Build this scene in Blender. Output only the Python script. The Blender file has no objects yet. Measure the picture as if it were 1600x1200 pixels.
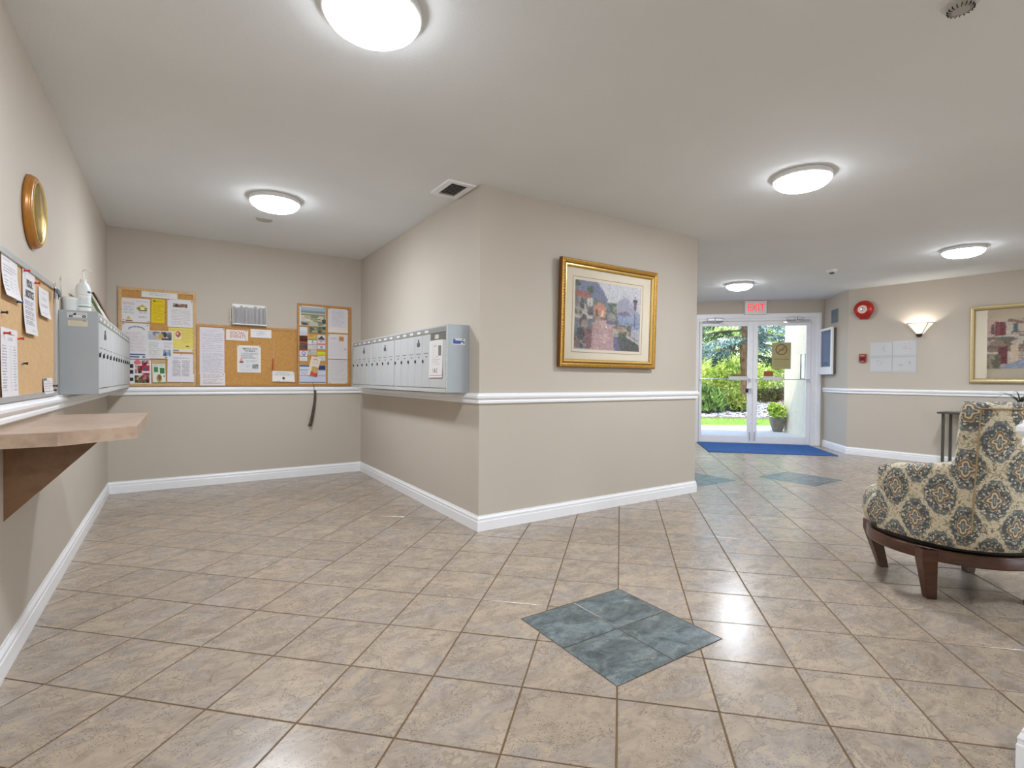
import bpy, bmesh, math, random
import numpy as np
from mathutils import Matrix, Vector
random.seed(7); RNG = np.random.default_rng(11)
SC = bpy.context.scene
COL = SC.collection
R = math.radians

# ------------------------------------------------------------------ camera, sky, sun, exposure
H_CAM = 1.0775
_f, _yaw, _pitch, _roll = 798.365, 0.5912, 0.0144, 0.0076
_fw = Vector((math.sin(_yaw)*math.cos(_pitch), math.cos(_yaw)*math.cos(_pitch), -math.sin(_pitch)))
_rt = Vector((math.cos(_yaw), -math.sin(_yaw), 0)); _dn = _fw.cross(_rt)
_rt2 = math.cos(_roll)*_rt - math.sin(_roll)*_dn
_dn2 = math.sin(_roll)*_rt + math.cos(_roll)*_dn
cam_data = bpy.data.cameras.new('camera'); cam = bpy.data.objects.new('camera', cam_data); COL.objects.link(cam)
cam_data.sensor_fit = 'HORIZONTAL'; cam_data.sensor_width = 36.0
cam_data.lens = 36.0*_f/1600.0
cam_data.shift_x = -(812.54-800)/1600.0; cam_data.shift_y = (603.83-600)/1600.0
cam_data.clip_start = 0.05; cam_data.clip_end = 300
mw = Matrix.Identity(4)
for i in range(3):
    mw[i][0] = _rt2[i]; mw[i][1] = -_dn2[i]; mw[i][2] = -_fw[i]
mw[0][3], mw[1][3], mw[2][3] = 0, 0, H_CAM
cam.matrix_world = mw
SC.camera = cam
world = bpy.data.worlds.new('sky'); SC.world = world; world.use_nodes = True
wn = world.node_tree; bg = wn.nodes['Background']
sky = wn.nodes.new('ShaderNodeTexSky'); sky.sky_type = 'NISHITA'; sky.sun_disc = False
sky.sun_elevation = R(50); sky.sun_rotation = R(235); sky.air_density = 1.0; sky.dust_density = 2.0
wn.links.new(sky.outputs[0], bg.inputs[0]); bg.inputs[1].default_value = 0.60
sun_data = bpy.data.lights.new('sun', 'SUN'); sun_data.energy = 3.3; sun_data.angle = R(0.6); sun_data.color = (1, .95, .86)
sun = bpy.data.objects.new('sun', sun_data); COL.objects.link(sun)
_sd = Vector((-0.62, -0.30, 0.86)).normalized()
sun.rotation_euler = _sd.to_track_quat('Z', 'Y').to_euler(); sun.location = (-20, -10, 30)
LAMP_STRENGTH = 140.0
vs = SC.view_settings; vs.view_transform = 'Standard'; vs.look = 'None'; vs.gamma = 1.0; vs.use_curve_mapping = False
vs.exposure = 0.30
SC.cycles.max_bounces = 10; SC.cycles.diffuse_bounces = 6; SC.cycles.adaptive_threshold = .03; SC.cycles.glossy_bounces = 4; SC.cycles.transmission_bounces = 8; SC.cycles.transparent_max_bounces = 12
SC.cycles.sample_clamp_indirect = 6.0

# ------------------------------------------------------------------ helpers
def lin(c):
    return tuple(((x/255)/12.92 if x/255 <= .04045 else ((x/255+.055)/1.055)**2.4) for x in c)
def srgb(r, g, b): return lin((r, g, b)) + (1,)

class MB:
    def __init__(s): s.v = []; s.f = []; s.m = []; s.uv = {}
    def add(s, vs_, fs, mi=0, M=None):
        o = len(s.v)
        for p in vs_:
            p = Vector(p)
            if M is not None: p = M @ p
            s.v.append(tuple(p))
        for f in fs: s.f.append(tuple(i+o for i in f)); s.m.append(mi)
        return s
    def box(s, x0, x1, y0, y1, z0, z1, mi=0, M=None):
        v = [(x0,y0,z0),(x1,y0,z0),(x1,y1,z0),(x0,y1,z0),(x0,y0,z1),(x1,y0,z1),(x1,y1,z1),(x0,y1,z1)]
        return s.add(v, [(0,3,2,1),(4,5,6,7),(0,1,5,4),(1,2,6,5),(2,3,7,6),(3,0,4,7)], mi, M)
    def bbox(s, x0, x1, y0, y1, z0, z1, b, mi=0, M=None):
        # box with chamfered edges
        bm = bmesh.new()
        for p in [(x0,y0,z0),(x1,y0,z0),(x1,y1,z0),(x0,y1,z0),(x0,y0,z1),(x1,y0,z1),(x1,y1,z1),(x0,y1,z1)]: bm.verts.new(p)
        bm.verts.ensure_lookup_table()
        for f in [(0,3,2,1),(4,5,6,7),(0,1,5,4),(1,2,6,5),(2,3,7,6),(3,0,4,7)]: bm.faces.new([bm.verts[i] for i in f])
        bmesh.ops.bevel(bm, geom=list(bm.edges), offset=b, segments=1, affect='EDGES')
        bm.verts.ensure_lookup_table(); bm.verts.index_update()
        s.add([v.co.copy() for v in bm.verts], [[v.index for v in f.verts] for f in bm.faces], mi, M); bm.free(); return s
    def prism(s, poly, z0, z1, mi=0, M=None):
        n = len(poly)
        v = [(p[0],p[1],z0) for p in poly]+[(p[0],p[1],z1) for p in poly]
        f = [tuple(range(n-1,-1,-1)), tuple(range(n,2*n))]+[(i,(i+1)%n,n+(i+1)%n,n+i) for i in range(n)]
        return s.add(v, f, mi, M)
    def prism_y(s, poly, y0, y1, mi=0, M=None):   # poly in (x,z), extruded along y
        n = len(poly)
        v = [(p[0],y0,p[1]) for p in poly]+[(p[0],y1,p[1]) for p in poly]
        f = [tuple(range(n)), tuple(range(2*n-1,n-1,-1))]+[((i+1)%n,i,n+i,n+(i+1)%n) for i in range(n)]
        return s.add(v, f, mi, M)
    def lathe(s, prof, n=24, mi=0, M=None, sy=1.0):
        v = []; f = []
        for r, z in prof:
            for k in range(n):
                a = 2*math.pi*k/n; v.append((r*math.cos(a), sy*r*math.sin(a), z))
        m = len(prof)
        for i in range(m-1):
            for k in range(n):
                k2 = (k+1)%n; f.append((i*n+k, i*n+k2, (i+1)*n+k2, (i+1)*n+k))
        if prof[0][0] > 1e-6: f.append(tuple(range(n-1,-1,-1)))
        if prof[-1][0] > 1e-6: f.append(tuple((m-1)*n+k for k in range(n)))
        return s.add(v, f, mi, M)
    def tube(s, pts, r, n=8, mi=0, M=None):
        pts = [Vector(p) for p in pts]; v = []; f = []
        rs = r if isinstance(r, (list, tuple)) else [r]*len(pts)
        up = Vector((0,0,1))
        for i, p in enumerate(pts):
            t = (pts[min(i+1,len(pts)-1)]-pts[max(i-1,0)]).normalized()
            a = t.cross(up)
            if a.length < 1e-3: a = t.cross(Vector((1,0,0)))
            a.normalize(); b = a.cross(t)
            for k in range(n):
                g = 2*math.pi*k/n; v.append(p+rs[i]*(math.cos(g)*a+math.sin(g)*b))
        for i in range(len(pts)-1):
            for k in range(n):
                k2 = (k+1)%n; f.append((i*n+k, i*n+k2, (i+1)*n+k2, (i+1)*n+k))
        f.append(tuple(range(n-1,-1,-1))); f.append(tuple((len(pts)-1)*n+k for k in range(n)))
        return s.add(v, f, mi, M)
    def mesh(s, name, mats, smooth=False):
        me = bpy.data.meshes.new(name); me.from_pydata(s.v, [], s.f)
        if not isinstance(mats, (list, tuple)): mats = [mats]
        for m in mats: me.materials.append(m)
        if len(mats) > 1: me.polygons.foreach_set('material_index', s.m)
        if smooth: me.polygons.foreach_set('use_smooth', [True]*len(s.f))
        me.update(); return me

def fixnormals(me):
    bm = bmesh.new(); bm.from_mesh(me); bmesh.ops.recalc_face_normals(bm, faces=list(bm.faces)); bm.to_mesh(me); bm.free()
def smooth_angle(o, ang=40):
    me = o.data
    me.polygons.foreach_set('use_smooth', [True]*len(me.polygons))
    bm = bmesh.new(); bm.from_mesh(me)
    for e in bm.edges:
        if len(e.link_faces) == 2 and e.calc_face_angle(0) > R(ang): e.smooth = False
    bm.to_mesh(me); bm.free()
def tag(o, label=None, cat=None, group=None, kind=None):
    if label: o['label'] = label
    if cat: o['category'] = cat
    if group: o['group'] = group
    if kind: o['kind'] = kind
    return o
def empty(name, loc, rz=0, label=None, cat=None, group=None, kind=None):
    o = bpy.data.objects.new(name, None); o.empty_display_size = .1; COL.objects.link(o)
    o.location = loc; o.rotation_euler = (0,0,rz); return tag(o, label, cat, group, kind)
def obj(name, mb, mats, parent=None, loc=(0,0,0), rz=0, label=None, cat=None, group=None, kind=None, smooth=None, rot=None, fix=True):
    me = mb if isinstance(mb, bpy.types.Mesh) else mb.mesh(name, mats)
    if fix and not isinstance(mb, bpy.types.Mesh): fixnormals(me)
    o = bpy.data.objects.new(name, me); COL.objects.link(o)
    o.location = loc; o.rotation_euler = rot if rot else (0,0,rz)
    if parent is not None: o.parent = parent
    if smooth: smooth_angle(o, smooth)
    return tag(o, label, cat, group, kind)
def copy_tree(o, parent=None):
    c = o.copy(); COL.objects.link(c)
    if parent is not None: c.parent = parent
    for ch in [x for x in KIDS.get(o.name, [])]: copy_tree(ch, c)
    return c
KIDS = {}
def index_kids():
    KIDS.clear()
    for o in bpy.data.objects:
        if o.parent: KIDS.setdefault(o.parent.name, []).append(o)

# ------------------------------------------------------------------ materials
class NT:
    def __init__(s, name):
        s.m = bpy.data.materials.new(name); s.m.use_nodes = True; s.t = s.m.node_tree
        s.b = s.t.nodes['Principled BSDF']; s.out = s.t.nodes['Material Output']
    def n(s, typ, **kw):
        nd = s.t.nodes.new(typ)
        for k, v in kw.items(): setattr(nd, k, v)
        return nd
    def l(s, a, b): s.t.links.new(a, b)
    def val(s, sock, x):
        if isinstance(x, bpy.types.NodeSocket): s.l(x, sock)
        else: sock.default_value = x
    def math(s, op, a, b=0.0, c=0.0):
        nd = s.n('ShaderNodeMath', operation=op); s.val(nd.inputs[0], a); s.val(nd.inputs[1], b)
        if op in ('MULTIPLY_ADD',): s.val(nd.inputs[2], c)
        return nd.outputs[0]
    def mix(s, fac, a, b, blend='MIX'):
        nd = s.n('ShaderNodeMix', data_type='RGBA', blend_type=blend)
        s.val(nd.inputs[0], fac); s.val(nd.inputs[6], a); s.val(nd.inputs[7], b); return nd.outputs[2]
    def ramp(s, fac, stops, interp='LINEAR'):
        nd = s.n('ShaderNodeValToRGB'); cr = nd.color_ramp; cr.interpolation = interp
        while len(cr.elements) < len(stops): cr.elements.new(.5)
        for e, (p, c) in zip(cr.elements, stops): e.position = p; e.color = c
        s.l(fac, nd.inputs[0]); return nd.outputs[0]
    def noise(s, scale, detail=3, rough=.5, vec=None, dist=0.0):
        nd = s.n('ShaderNodeTexNoise'); nd.inputs['Scale'].default_value = scale; nd.inputs['Detail'].default_value = detail
        nd.inputs['Roughness'].default_value = rough; nd.inputs['Distortion'].default_value = dist
        if vec is not None: s.l(vec, nd.inputs['Vector'])
        return nd.outputs[0]
    def obj(s): return s.n('ShaderNodeTexCoord').outputs['Object']
    def bump(s, h, strength=.2, dist=.002):
        nd = s.n('ShaderNodeBump'); nd.inputs['Strength'].default_value = strength; nd.inputs['Distance'].default_value = dist
        s.l(h, nd.inputs['Height']); s.l(nd.outputs[0], s.b.inputs['Normal'])
    def set(s, rough=.5, metal=0.0, spec=.5):
        s.b.inputs['Roughness'].default_value = rough; s.b.inputs['Metallic'].default_value = metal
        s.b.inputs['Specular IOR Level'].default_value = spec; return s

def plain(name, rgb, rough=.5, metal=0.0, spec=.5, var=.06, scale=8.0, bump=0.0, bscale=200.0):
    t = NT(name); t.set(rough, metal, spec)
    c = lin(rgb); k = 1-var; k2 = 1+var
    co = t.obj()
    t.l(t.ramp(t.noise(scale, 3, .5, co), [(.3, (c[0]*k, c[1]*k, c[2]*k, 1)), (.7, (min(1,c[0]*k2), min(1,c[1]*k2), min(1,c[2]*k2), 1))]), t.b.inputs['Base Color'])
    if bump: t.bump(t.noise(bscale, 2, .6, co), bump, .002)
    return t.m
def emit(name, rgb, strength):
    t = NT(name); c = lin(rgb)+(1,)
    t.b.inputs['Base Color'].default_value = c; t.b.inputs['Emission Color'].default_value = c; t.b.inputs['Emission Strength'].default_value = strength
    t.set(.4); return t.m
def glass(name, tint=(.97,.99,.985,1), ior=1.45, rough=0.0, glossy=1.0):
    t = NT(name); t.t.nodes.remove(t.b)
    tr = t.n('ShaderNodeBsdfTransparent'); tr.inputs[0].default_value = tint
    gl = t.n('ShaderNodeBsdfGlossy'); gl.inputs['Roughness'].default_value = rough
    fr = t.n('ShaderNodeFresnel'); fr.inputs[0].default_value = ior
    mx = t.n('ShaderNodeMixShader'); t.l(t.math('MULTIPLY', fr.outputs[0], glossy), mx.inputs[0]); t.l(tr.outputs[0], mx.inputs[1]); t.l(gl.outputs[0], mx.inputs[2])
    t.l(mx.outputs[0], t.out.inputs[0]); return t.m
def vcol(name, rough=.6, spec=.4, metal=0.0):
    t = NT(name); t.set(rough, metal, spec)
    a = t.n('ShaderNodeAttribute', attribute_name='Col'); t.l(a.outputs['Color'], t.b.inputs['Base Color']); return t.m
def wood(name, c1, c2, rough=.4, scale=6.0, stretch=(1,1,8), spec=.5):
    t = NT(name); t.set(rough, 0, spec)
    mp = t.n('ShaderNodeMapping'); mp.inputs['Scale'].default_value = stretch; t.l(t.obj(), mp.inputs[0])
    n1 = t.noise(scale, 5, .6, mp.outputs[0], 1.0)
    t.l(t.ramp(n1, [(.3, srgb(*c1)), (.7, srgb(*c2))]), t.b.inputs['Base Color']); return t.m

def paint_mat(name, rgb, rough=.75, bump=.12, bscale=260.0, spec=.3):
    t = NT(name); t.set(rough, 0, spec); c = lin(rgb); g = t.n('ShaderNodeNewGeometry').outputs['Position']
    t.l(t.ramp(t.noise(1.3, 2, .5, g), [(.3, (c[0]*.975,c[1]*.975,c[2]*.975,1)), (.7, (c[0]*1.025,c[1]*1.025,c[2]*1.025,1))]), t.b.inputs['Base Color'])
    t.bump(t.noise(bscale, 3, .55, g), bump, .002); return t.m

M_WALL = paint_mat('taupe_wall_paint', (196,187,174))
M_CEIL = paint_mat('textured_ceiling_paint', (228,231,232), .9, .45, 120.0, .1)
M_TRIM = plain('white_trim_paint', (243,244,246), .35, 0, .5, .01)
M_GROUT = plain('brown_grout', (112,90,66), .9, 0, .2, .12, 30)
def tile_mat(name, cols, speck, rough=.23, warm=True):
    t = NT(name); t.set(rough, 0, .5)
    oi = t.n('ShaderNodeObjectInfo'); co = t.obj()
    off = t.n('ShaderNodeVectorMath', operation='ADD'); t.l(co, off.inputs[0])
    cx = t.n('ShaderNodeCombineXYZ'); t.l(t.math('MULTIPLY', oi.outputs['Random'], 71.0), cx.inputs[0]); t.l(t.math('MULTIPLY', oi.outputs['Random'], 37.0), cx.inputs[1])
    t.l(cx.outputs[0], off.inputs[1]); v = off.outputs[0]
    mp = t.n('ShaderNodeMapping'); mp.inputs['Scale'].default_value = (1.0, 1.55, 1.0); mp.inputs['Rotation'].default_value = (0, 0, R(45)); t.l(v, mp.inputs[0]); m_ = mp.outputs[0]
    n1 = t.noise(8.0, 7, .68, m_, .9); n2 = t.noise(4.0, 4, .6, m_, .5); n3 = t.noise(34.0, 5, .75, m_, .5); n4 = t.noise(150.0, 3, .7, v)
    base = t.ramp(n1, [(.34, srgb(*cols[2])), (.46, srgb(*cols[1])), (.54, srgb(*cols[0])), (.64, srgb(*cols[3]))])
    base = t.mix(t.ramp(n2, [(.46, (0,0,0,1)), (.58, (.8,.8,.8,1))]), base, t.ramp(n1, [(.36, srgb(*cols[2])), (.5, srgb(*cols[4])), (.64, srgb(*cols[3]))]))
    base = t.mix(t.ramp(n3, [(.36, (.75,.75,.75,1)), (.50, (0,0,0,1))]), base, t.mix(.55, base, srgb(*cols[2])))
    base = t.mix(t.ramp(n3, [(.54, (0,0,0,1)), (.74, (.45,.45,.45,1))]), base, srgb(*cols[3]))
    edge_ = t.math('ABSOLUTE', t.math('SUBTRACT', n2, .5)); vein = t.math('MULTIPLY', t.math('LESS_THAN', edge_, .010), t.math('GREATER_THAN', n1, .47))
    base = t.mix(t.math('MULTIPLY', vein, .28), base, srgb(*speck))
    vo = t.n('ShaderNodeTexVoronoi'); vo.inputs['Scale'].default_value = 130.0; t.l(v, vo.inputs['Vector'])
    sp = t.math('MULTIPLY', t.math('LESS_THAN', vo.outputs['Distance'], .26), t.math('GREATER_THAN', t.noise(7.0, 4, .65, v), .50))
    base = t.mix(t.math('MULTIPLY', sp, .62), base, srgb(*speck))
    br = t.math('MULTIPLY_ADD', oi.outputs['Random'], .12, .94)
    hs = t.n('ShaderNodeHueSaturation'); t.l(br, hs.inputs['Value']); t.l(base, hs.inputs['Color'])
    t.l(hs.outputs[0], t.b.inputs['Base Color'])
    t.l(t.math('MULTIPLY_ADD', n1, .14, rough-.07), t.b.inputs['Roughness'])
    t.bump(t.math('ADD', t.math('MULTIPLY', n1, 1.0), t.math('MULTIPLY', n3, .3)), .025, .003); return t.m
M_TILE = tile_mat('beige_stone_look_tile', [(167,151,133),(159,144,127),(141,128,114),(175,158,136),(152,143,136)], (88,78,68))
M_BLUET = tile_mat('blue_green_slate_tile', [(98,110,112),(88,97,98),(64,74,76),(124,132,128),(106,122,130)], (50,58,60), .25)
M_CORK = plain('cork', (196,148,88), .9, 0, .1, .10, 60, .3, 350)
M_CORK2 = plain('light_cork', (206,172,130), .9, 0, .1, .06, 60, .25, 350)
M_OAKFR = wood('oak_frame', (190,150,100), (214,178,128), .45, 4, (6,6,6))
M_OAKDK = wood('golden_oak_frame', (176,124,62), (196,146,80), .45, 4, (6,6,6))
M_ALU = plain('brushed_aluminium', (196,197,198), .42, .55, .5, .03, 20)
M_BOXM = plain('grey_painted_steel', (196,199,200), .42, .1, .5, .02, 6)
M_BOXEND = plain('darker_grey_steel_end', (172,180,186), .32, .3, .5, .02, 6)
M_DARK = plain('black_metal', (38,38,38), .4, .3)
M_DGREY = plain('dark_grey_plastic', (92,92,92), .5)
M_PRINT = vcol('printed_paper', .62, .35)
M_PRINTG = vcol('glossy_print', .35, .45)
M_PAPER = plain('white_paper', (226,224,222), .7, 0, .3, .01)
M_WHITEP = plain('white_plastic', (232,232,228), .35, 0, .5, .01)
M_GOLD = plain('antique_gold', (206,160,80), .32, .65, .5, .18, 90, .3, 160)
M_GOLDL = plain('bright_gold_lip', (232,200,118), .28, .6, .5, .06, 30)
M_GOLDD = plain('dark_bronze_edge', (120,78,30), .4, .5, .5, .15, 60)
M_MAT = plain('cream_mat_board', (226,216,196), .8, 0, .2, .015)
M_GLASSP = glass('picture_glass', (1,1,1,1), 1.3, 0.0, 1.0)
M_GLASS = glass('door_glass', (.985,.99,.99,1), 1.45, 0.0, .8)
M_RED = plain('red_enamel', (176,26,14), .22, 0, .6, .05)
M_CHROME = plain('chrome', (215,215,215), .2, .9)
M_DOORAL = plain('white_painted_aluminium', (238,237,238), .35, .0, .5, .015)
M_RUBBER = plain('black_rubber', (24,24,24), .6)

# ------------------------------------------------------------------ print canvases (flat print on paper)
class Cv:
    def __init__(s, w, h, bgc, ppm=210):
        s.w, s.h = w, h; s.nx = max(6, int(w*ppm)); s.ny = max(6, int(h*ppm))
        s.a = np.empty((s.ny, s.nx, 3)); s.a[:] = bgc
        s.X, s.Y = np.meshgrid((np.arange(s.nx)+.5)/s.nx, (np.arange(s.ny)+.5)/s.ny)
    def mask(s, m, c, al=1.0):
        s.a[m] = s.a[m]*(1-al)+np.array(c)*al; return s
    def rect(s, x0, y0, x1, y1, c, al=1.0): return s.mask((s.X>=x0)&(s.X<=x1)&(s.Y>=y0)&(s.Y<=y1), c, al)
    def ell(s, cx, cy, rx, ry, c, al=1.0): return s.mask(((s.X-cx)/rx)**2+((s.Y-cy)/ry)**2 <= 1, c, al)
    def poly(s, pts, c, al=1.0):
        m = np.zeros_like(s.X, bool); n = len(pts)
        for i in range(n):
            x1, y1 = pts[i]; x2, y2 = pts[(i+1)%n]
            if y1 == y2: continue
            cnd = ((s.Y > min(y1,y2)) & (s.Y <= max(y1,y2)) & (s.X < (s.Y-y1)*(x2-x1)/(y2-y1)+x1)); m ^= cnd
        return s.mask(m, c, al)
    def lines(s, x0, y0, x1, y1, n, c=(120,115,118), al=.55, thick=None, ragged=.35):
        for k in range(n):
            y = y0+(y1-y0)*(k+.5)/n; j = min(s.ny-1, int(y*s.ny)); xe = x1-(x1-x0)*ragged*RNG.random()*(RNG.random()<.5)
            xs = np.arange(s.nx)/s.nx; m = (xs>=x0)&(xs<=xe)&(RNG.random(s.nx)>.16)
            s.a[j, m] = s.a[j, m]*(1-al)+np.array(c)*al
        return s
    def photo(s, x0, y0, x1, y1, cols, blobs=14):
        s.rect(x0, y0, x1, y1, cols[0])
        m0 = (s.X>=x0)&(s.X<=x1)&(s.Y>=y0)&(s.Y<=y1)
        for k in range(blobs):
            cx, cy = x0+(x1-x0)*RNG.random(), y0+(y1-y0)*RNG.random(); rx, ry = (x1-x0)*(.08+.16*RNG.random()), (y1-y0)*(.08+.2*RNG.random())
            s.mask(m0 & (((s.X-cx)/rx)**2+((s.Y-cy)/ry)**2 <= 1), cols[1+k%(len(cols)-1)], .85)
        return s
    def noise(s, amp, m=None):
        nz = RNG.normal(0, amp, s.a.shape[:2])[..., None]
        if m is None: s.a += nz
        else: s.a[m] += nz[m]
        return s
    def blur(s, k=1):
        for _ in range(k):
            p = np.pad(s.a, ((1,1),(1,1),(0,0)), mode='edge')
            s.a = (p[:-2,1:-1]+p[2:,1:-1]+p[1:-1,:-2]+p[1:-1,2:]+2*p[1:-1,1:-1])/6
        return s
    def dabs(s, n, r0=1.2, r1=3.0, jit=14):
        for _ in range(n):
            cx, cy = int(RNG.integers(s.nx)), int(RNG.integers(s.ny)); rx, ry = RNG.uniform(r0, r1), RNG.uniform(r0, r1)*.7
            ox, oy = np.clip(cx+int(RNG.normal()*1.3), 0, s.nx-1), np.clip(cy+int(RNG.normal()*1.3), 0, s.ny-1)
            c = s.a[oy, ox]+RNG.normal(0, jit)+RNG.normal(0, jit*.4, 3); m = int(r1)+1
            x0, x1, y0, y1 = max(0,cx-m), min(s.nx,cx+m+1), max(0,cy-m), min(s.ny,cy+m+1)
            yy, xx = np.mgrid[y0:y1, x0:x1]; k = ((xx-cx)/rx)**2+((yy-cy)/ry)**2 <= 1
            s.a[y0:y1, x0:x1][k] = s.a[y0:y1, x0:x1][k]*.25+c*.75
        return s
    def lin(s):
        a = np.clip(s.a, 0, 255)/255; return np.where(a <= .04045, a/12.92, ((a+.055)/1.055)**2.4)
def sheet_mesh(cv, thick=.0006, curl=0.0, curl_side=0.0):
    nx, ny = cv.nx, cv.ny
    xs = np.linspace(-cv.w/2, cv.w/2, nx); zs = np.linspace(cv.h/2, -cv.h/2, ny)
    X, Z = np.meshgrid(xs, zs)
    t = (cv.h/2-Z)/cv.h; u = X/cv.w+.5
    Y = -thick - curl*t**3 - curl_side*u**3*.6
    V = np.stack([X, Y, Z], -1).reshape(-1, 3)
    idx = np.arange(nx*ny).reshape(ny, nx)
    F = np.stack([idx[:-1,:-1], idx[1:,:-1], idx[1:,1:], idx[:-1,1:]], -1).reshape(-1, 4)
    ring = np.concatenate([idx[0,:], idx[1:,-1], idx[-1,-2::-1], idx[-2:0:-1,0]])
    nb = len(ring); Vb = V[ring].copy(); Vb[:,1] += thick*.9
    o = nx*ny; rb = np.arange(nb)+o
    S = np.stack([ring, np.roll(ring,-1), np.roll(rb,-1), rb], -1)
    V = np.concatenate([V, Vb]); faces = F.tolist()+S.tolist()
    me = bpy.data.meshes.new('sheet'); me.from_pydata(V.tolist(), [], faces)
    L = cv.lin().reshape(-1, 3); L = np.concatenate([L, L[ring]])
    ca = me.color_attributes.new('Col', 'FLOAT_COLOR', 'POINT'); ca.data.foreach_set('color', np.concatenate([L, np.ones((len(L),1))], 1).astype(np.float32).ravel())
    me.update(); return me
def text_mesh(body, size, mat, ext=.0004, align='CENTER', bold=0.0, sx=1.0):
    cu = bpy.data.curves.new('lettering', 'FONT'); cu.body = body; cu.size = size; cu.extrude = ext; cu.align_x = align; cu.align_y = 'CENTER'; cu.offset = bold; cu.resolution_u = 3
    to = bpy.data.objects.new('lettering', cu); COL.objects.link(to); bpy.context.view_layer.update()
    me = bpy.data.meshes.new_from_object(to.evaluated_get(bpy.context.evaluated_depsgraph_get())); bpy.data.objects.remove(to); bpy.data.curves.remove(cu)
    me.materials.clear(); me.materials.append(mat)
    for v in me.vertices: x, y, z = v.co; v.co = (x*sx, -z, y)
    me.update(); me.name = 'lettering'; return me
M_INK = plain('black_ink', (50,48,52), .6); M_INKRED = plain('red_ink', (176,60,50), .6); M_INKBRN = plain('brown_ink', (104,78,50), .6)

# ------------------------------------------------------------------ room geometry
XL, YB, XM, YF, XD, ZC = -.526, 5.942, 1.767, 3.148, 4.156, 2.44
YR = -5.6
F_, E_ = Vector((8.295,3.604)), Vector((8.946,4.255))
_sl = .12/1.81
XRR = F_.x + (F_.y-YR)*_sl
ROOM = [Vector(p) for p in [(XL,YR),(XRR,YR),tuple(F_),tuple(E_),(XD,E_.y+E_.x-XD),(XD,YF),(XM,YF),(XM,YB),(XL,YB)]]
SEG = ['rear','right','side','entrance','hall','front','inner','back','left']
NR = len(ROOM)
def seg_n(i):
    d = (ROOM[(i+1)%NR]-ROOM[i]).normalized(); return d, Vector((-d.y, d.x))   # inward normal (room on the left)
def miter(i):
    _, n0 = seg_n((i-1)%NR); _, n1 = seg_n(i); return (n0+n1)/(1+n0.dot(n1))
def frame(i):    # wall frame: origin, angle of "right when facing the wall"
    d, n = seg_n(i); u = -d; return ROOM[(i+1)%NR], math.atan2(u.y, u.x)
def on_wall(side, u, d, z):
    i = SEG.index(side); o, a = frame(i); _, n = seg_n(i); p = o+Vector((math.cos(a), math.sin(a)))*u+n*d
    return (p.x, p.y, z), a
T = .14
def wall(name, i, openings=()):
    p, q = ROOM[i], ROOM[(i+1)%NR]; d, n = seg_n(i); L = (q-p).length
    ma, mb_ = -miter(i)*T, -miter((i+1)%NR)*T
    us = sorted({0.0, L, *[x for o in openings for x in (L-o[1], L-o[0])]})   # openings given in facing coordinates (from the right end)
    mb = MB()
    def foot(u0, u1):
        a, b = p+d*u0, p+d*u1
        a2 = p+ma if u0 == 0 else a-n*T; b2 = q+mb_ if u1 == L else b-n*T
        return [a, a2, b2, b]
    for u0, u1 in zip(us[:-1], us[1:]):
        zs = [(0, ZC+.05)]
        for o in openings:
            if u0 >= L-o[1]-1e-6 and u1 <= L-o[0]+1e-6: zs = ([(0, o[2])] if o[2] > 0.01 else [])+[(o[3], ZC+.05)]
        for z0, z1 in zs: mb.prism(foot(u0, u1), z0-.05 if z0 == 0 else z0, z1)
    return obj(name, mb, M_WALL, kind='structure')
# entrance frame coordinate: u measured from hall end towards the right, so convert the corner based s
L_ENT = (ROOM[4]-ROOM[3]).length
def ent(s): return L_ENT+s        # s = 0 at the right corner, negative to the left
for i, s in enumerate(SEG):
    op = ()
    if s == 'entrance': op = ((0+ent(-2.03+.06), ent(-.04-.06), 0.0, 2.16),)
    if s == 'right':
        Lr = (ROOM[2]-ROOM[1]).length; op = ((7.65, 9.0, .20, 1.35),)
    if s == 'rear': op = ((2.0, 6.2, .25, 2.1),)  # opening for the added rear window
    wall('wall_'+s, i, op)
fl = MB(); fl.prism([tuple(p) for p in ROOM], -.1, -.0022)
floor = obj('floor', fl, M_GROUT, kind='structure')
ce = MB(); ce.prism([tuple(p-miter(i)*.02) for i, p in enumerate(ROOM)], ZC, ZC+.05)
ceiling = obj('ceiling', ce, M_CEIL, kind='structure')
rf = MB(); rf.prism([tuple(p-miter(i)*T) for i, p in enumerate(ROOM)], ZC+.05, ZC+.16)
rfo = MB(); o3 = ROOM[3]; ex = Vector((1,-1)).normalized(); nn = Vector((1,1)).normalized()
rf.prism([tuple(o3+ex*2.5-nn*.0), tuple(o3+ex*2.5+nn*.6), tuple(o3-ex*6.5+nn*.6), tuple(o3-ex*6.5)], ZC+.16, ZC+.36)
M_ROOF = plain('grey_roofing', (120,118,114), .9)
obj('roof', rf, M_ROOF, kind='structure')  # unseen slab and door overhang, added to block sun and shade the patio

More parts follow.
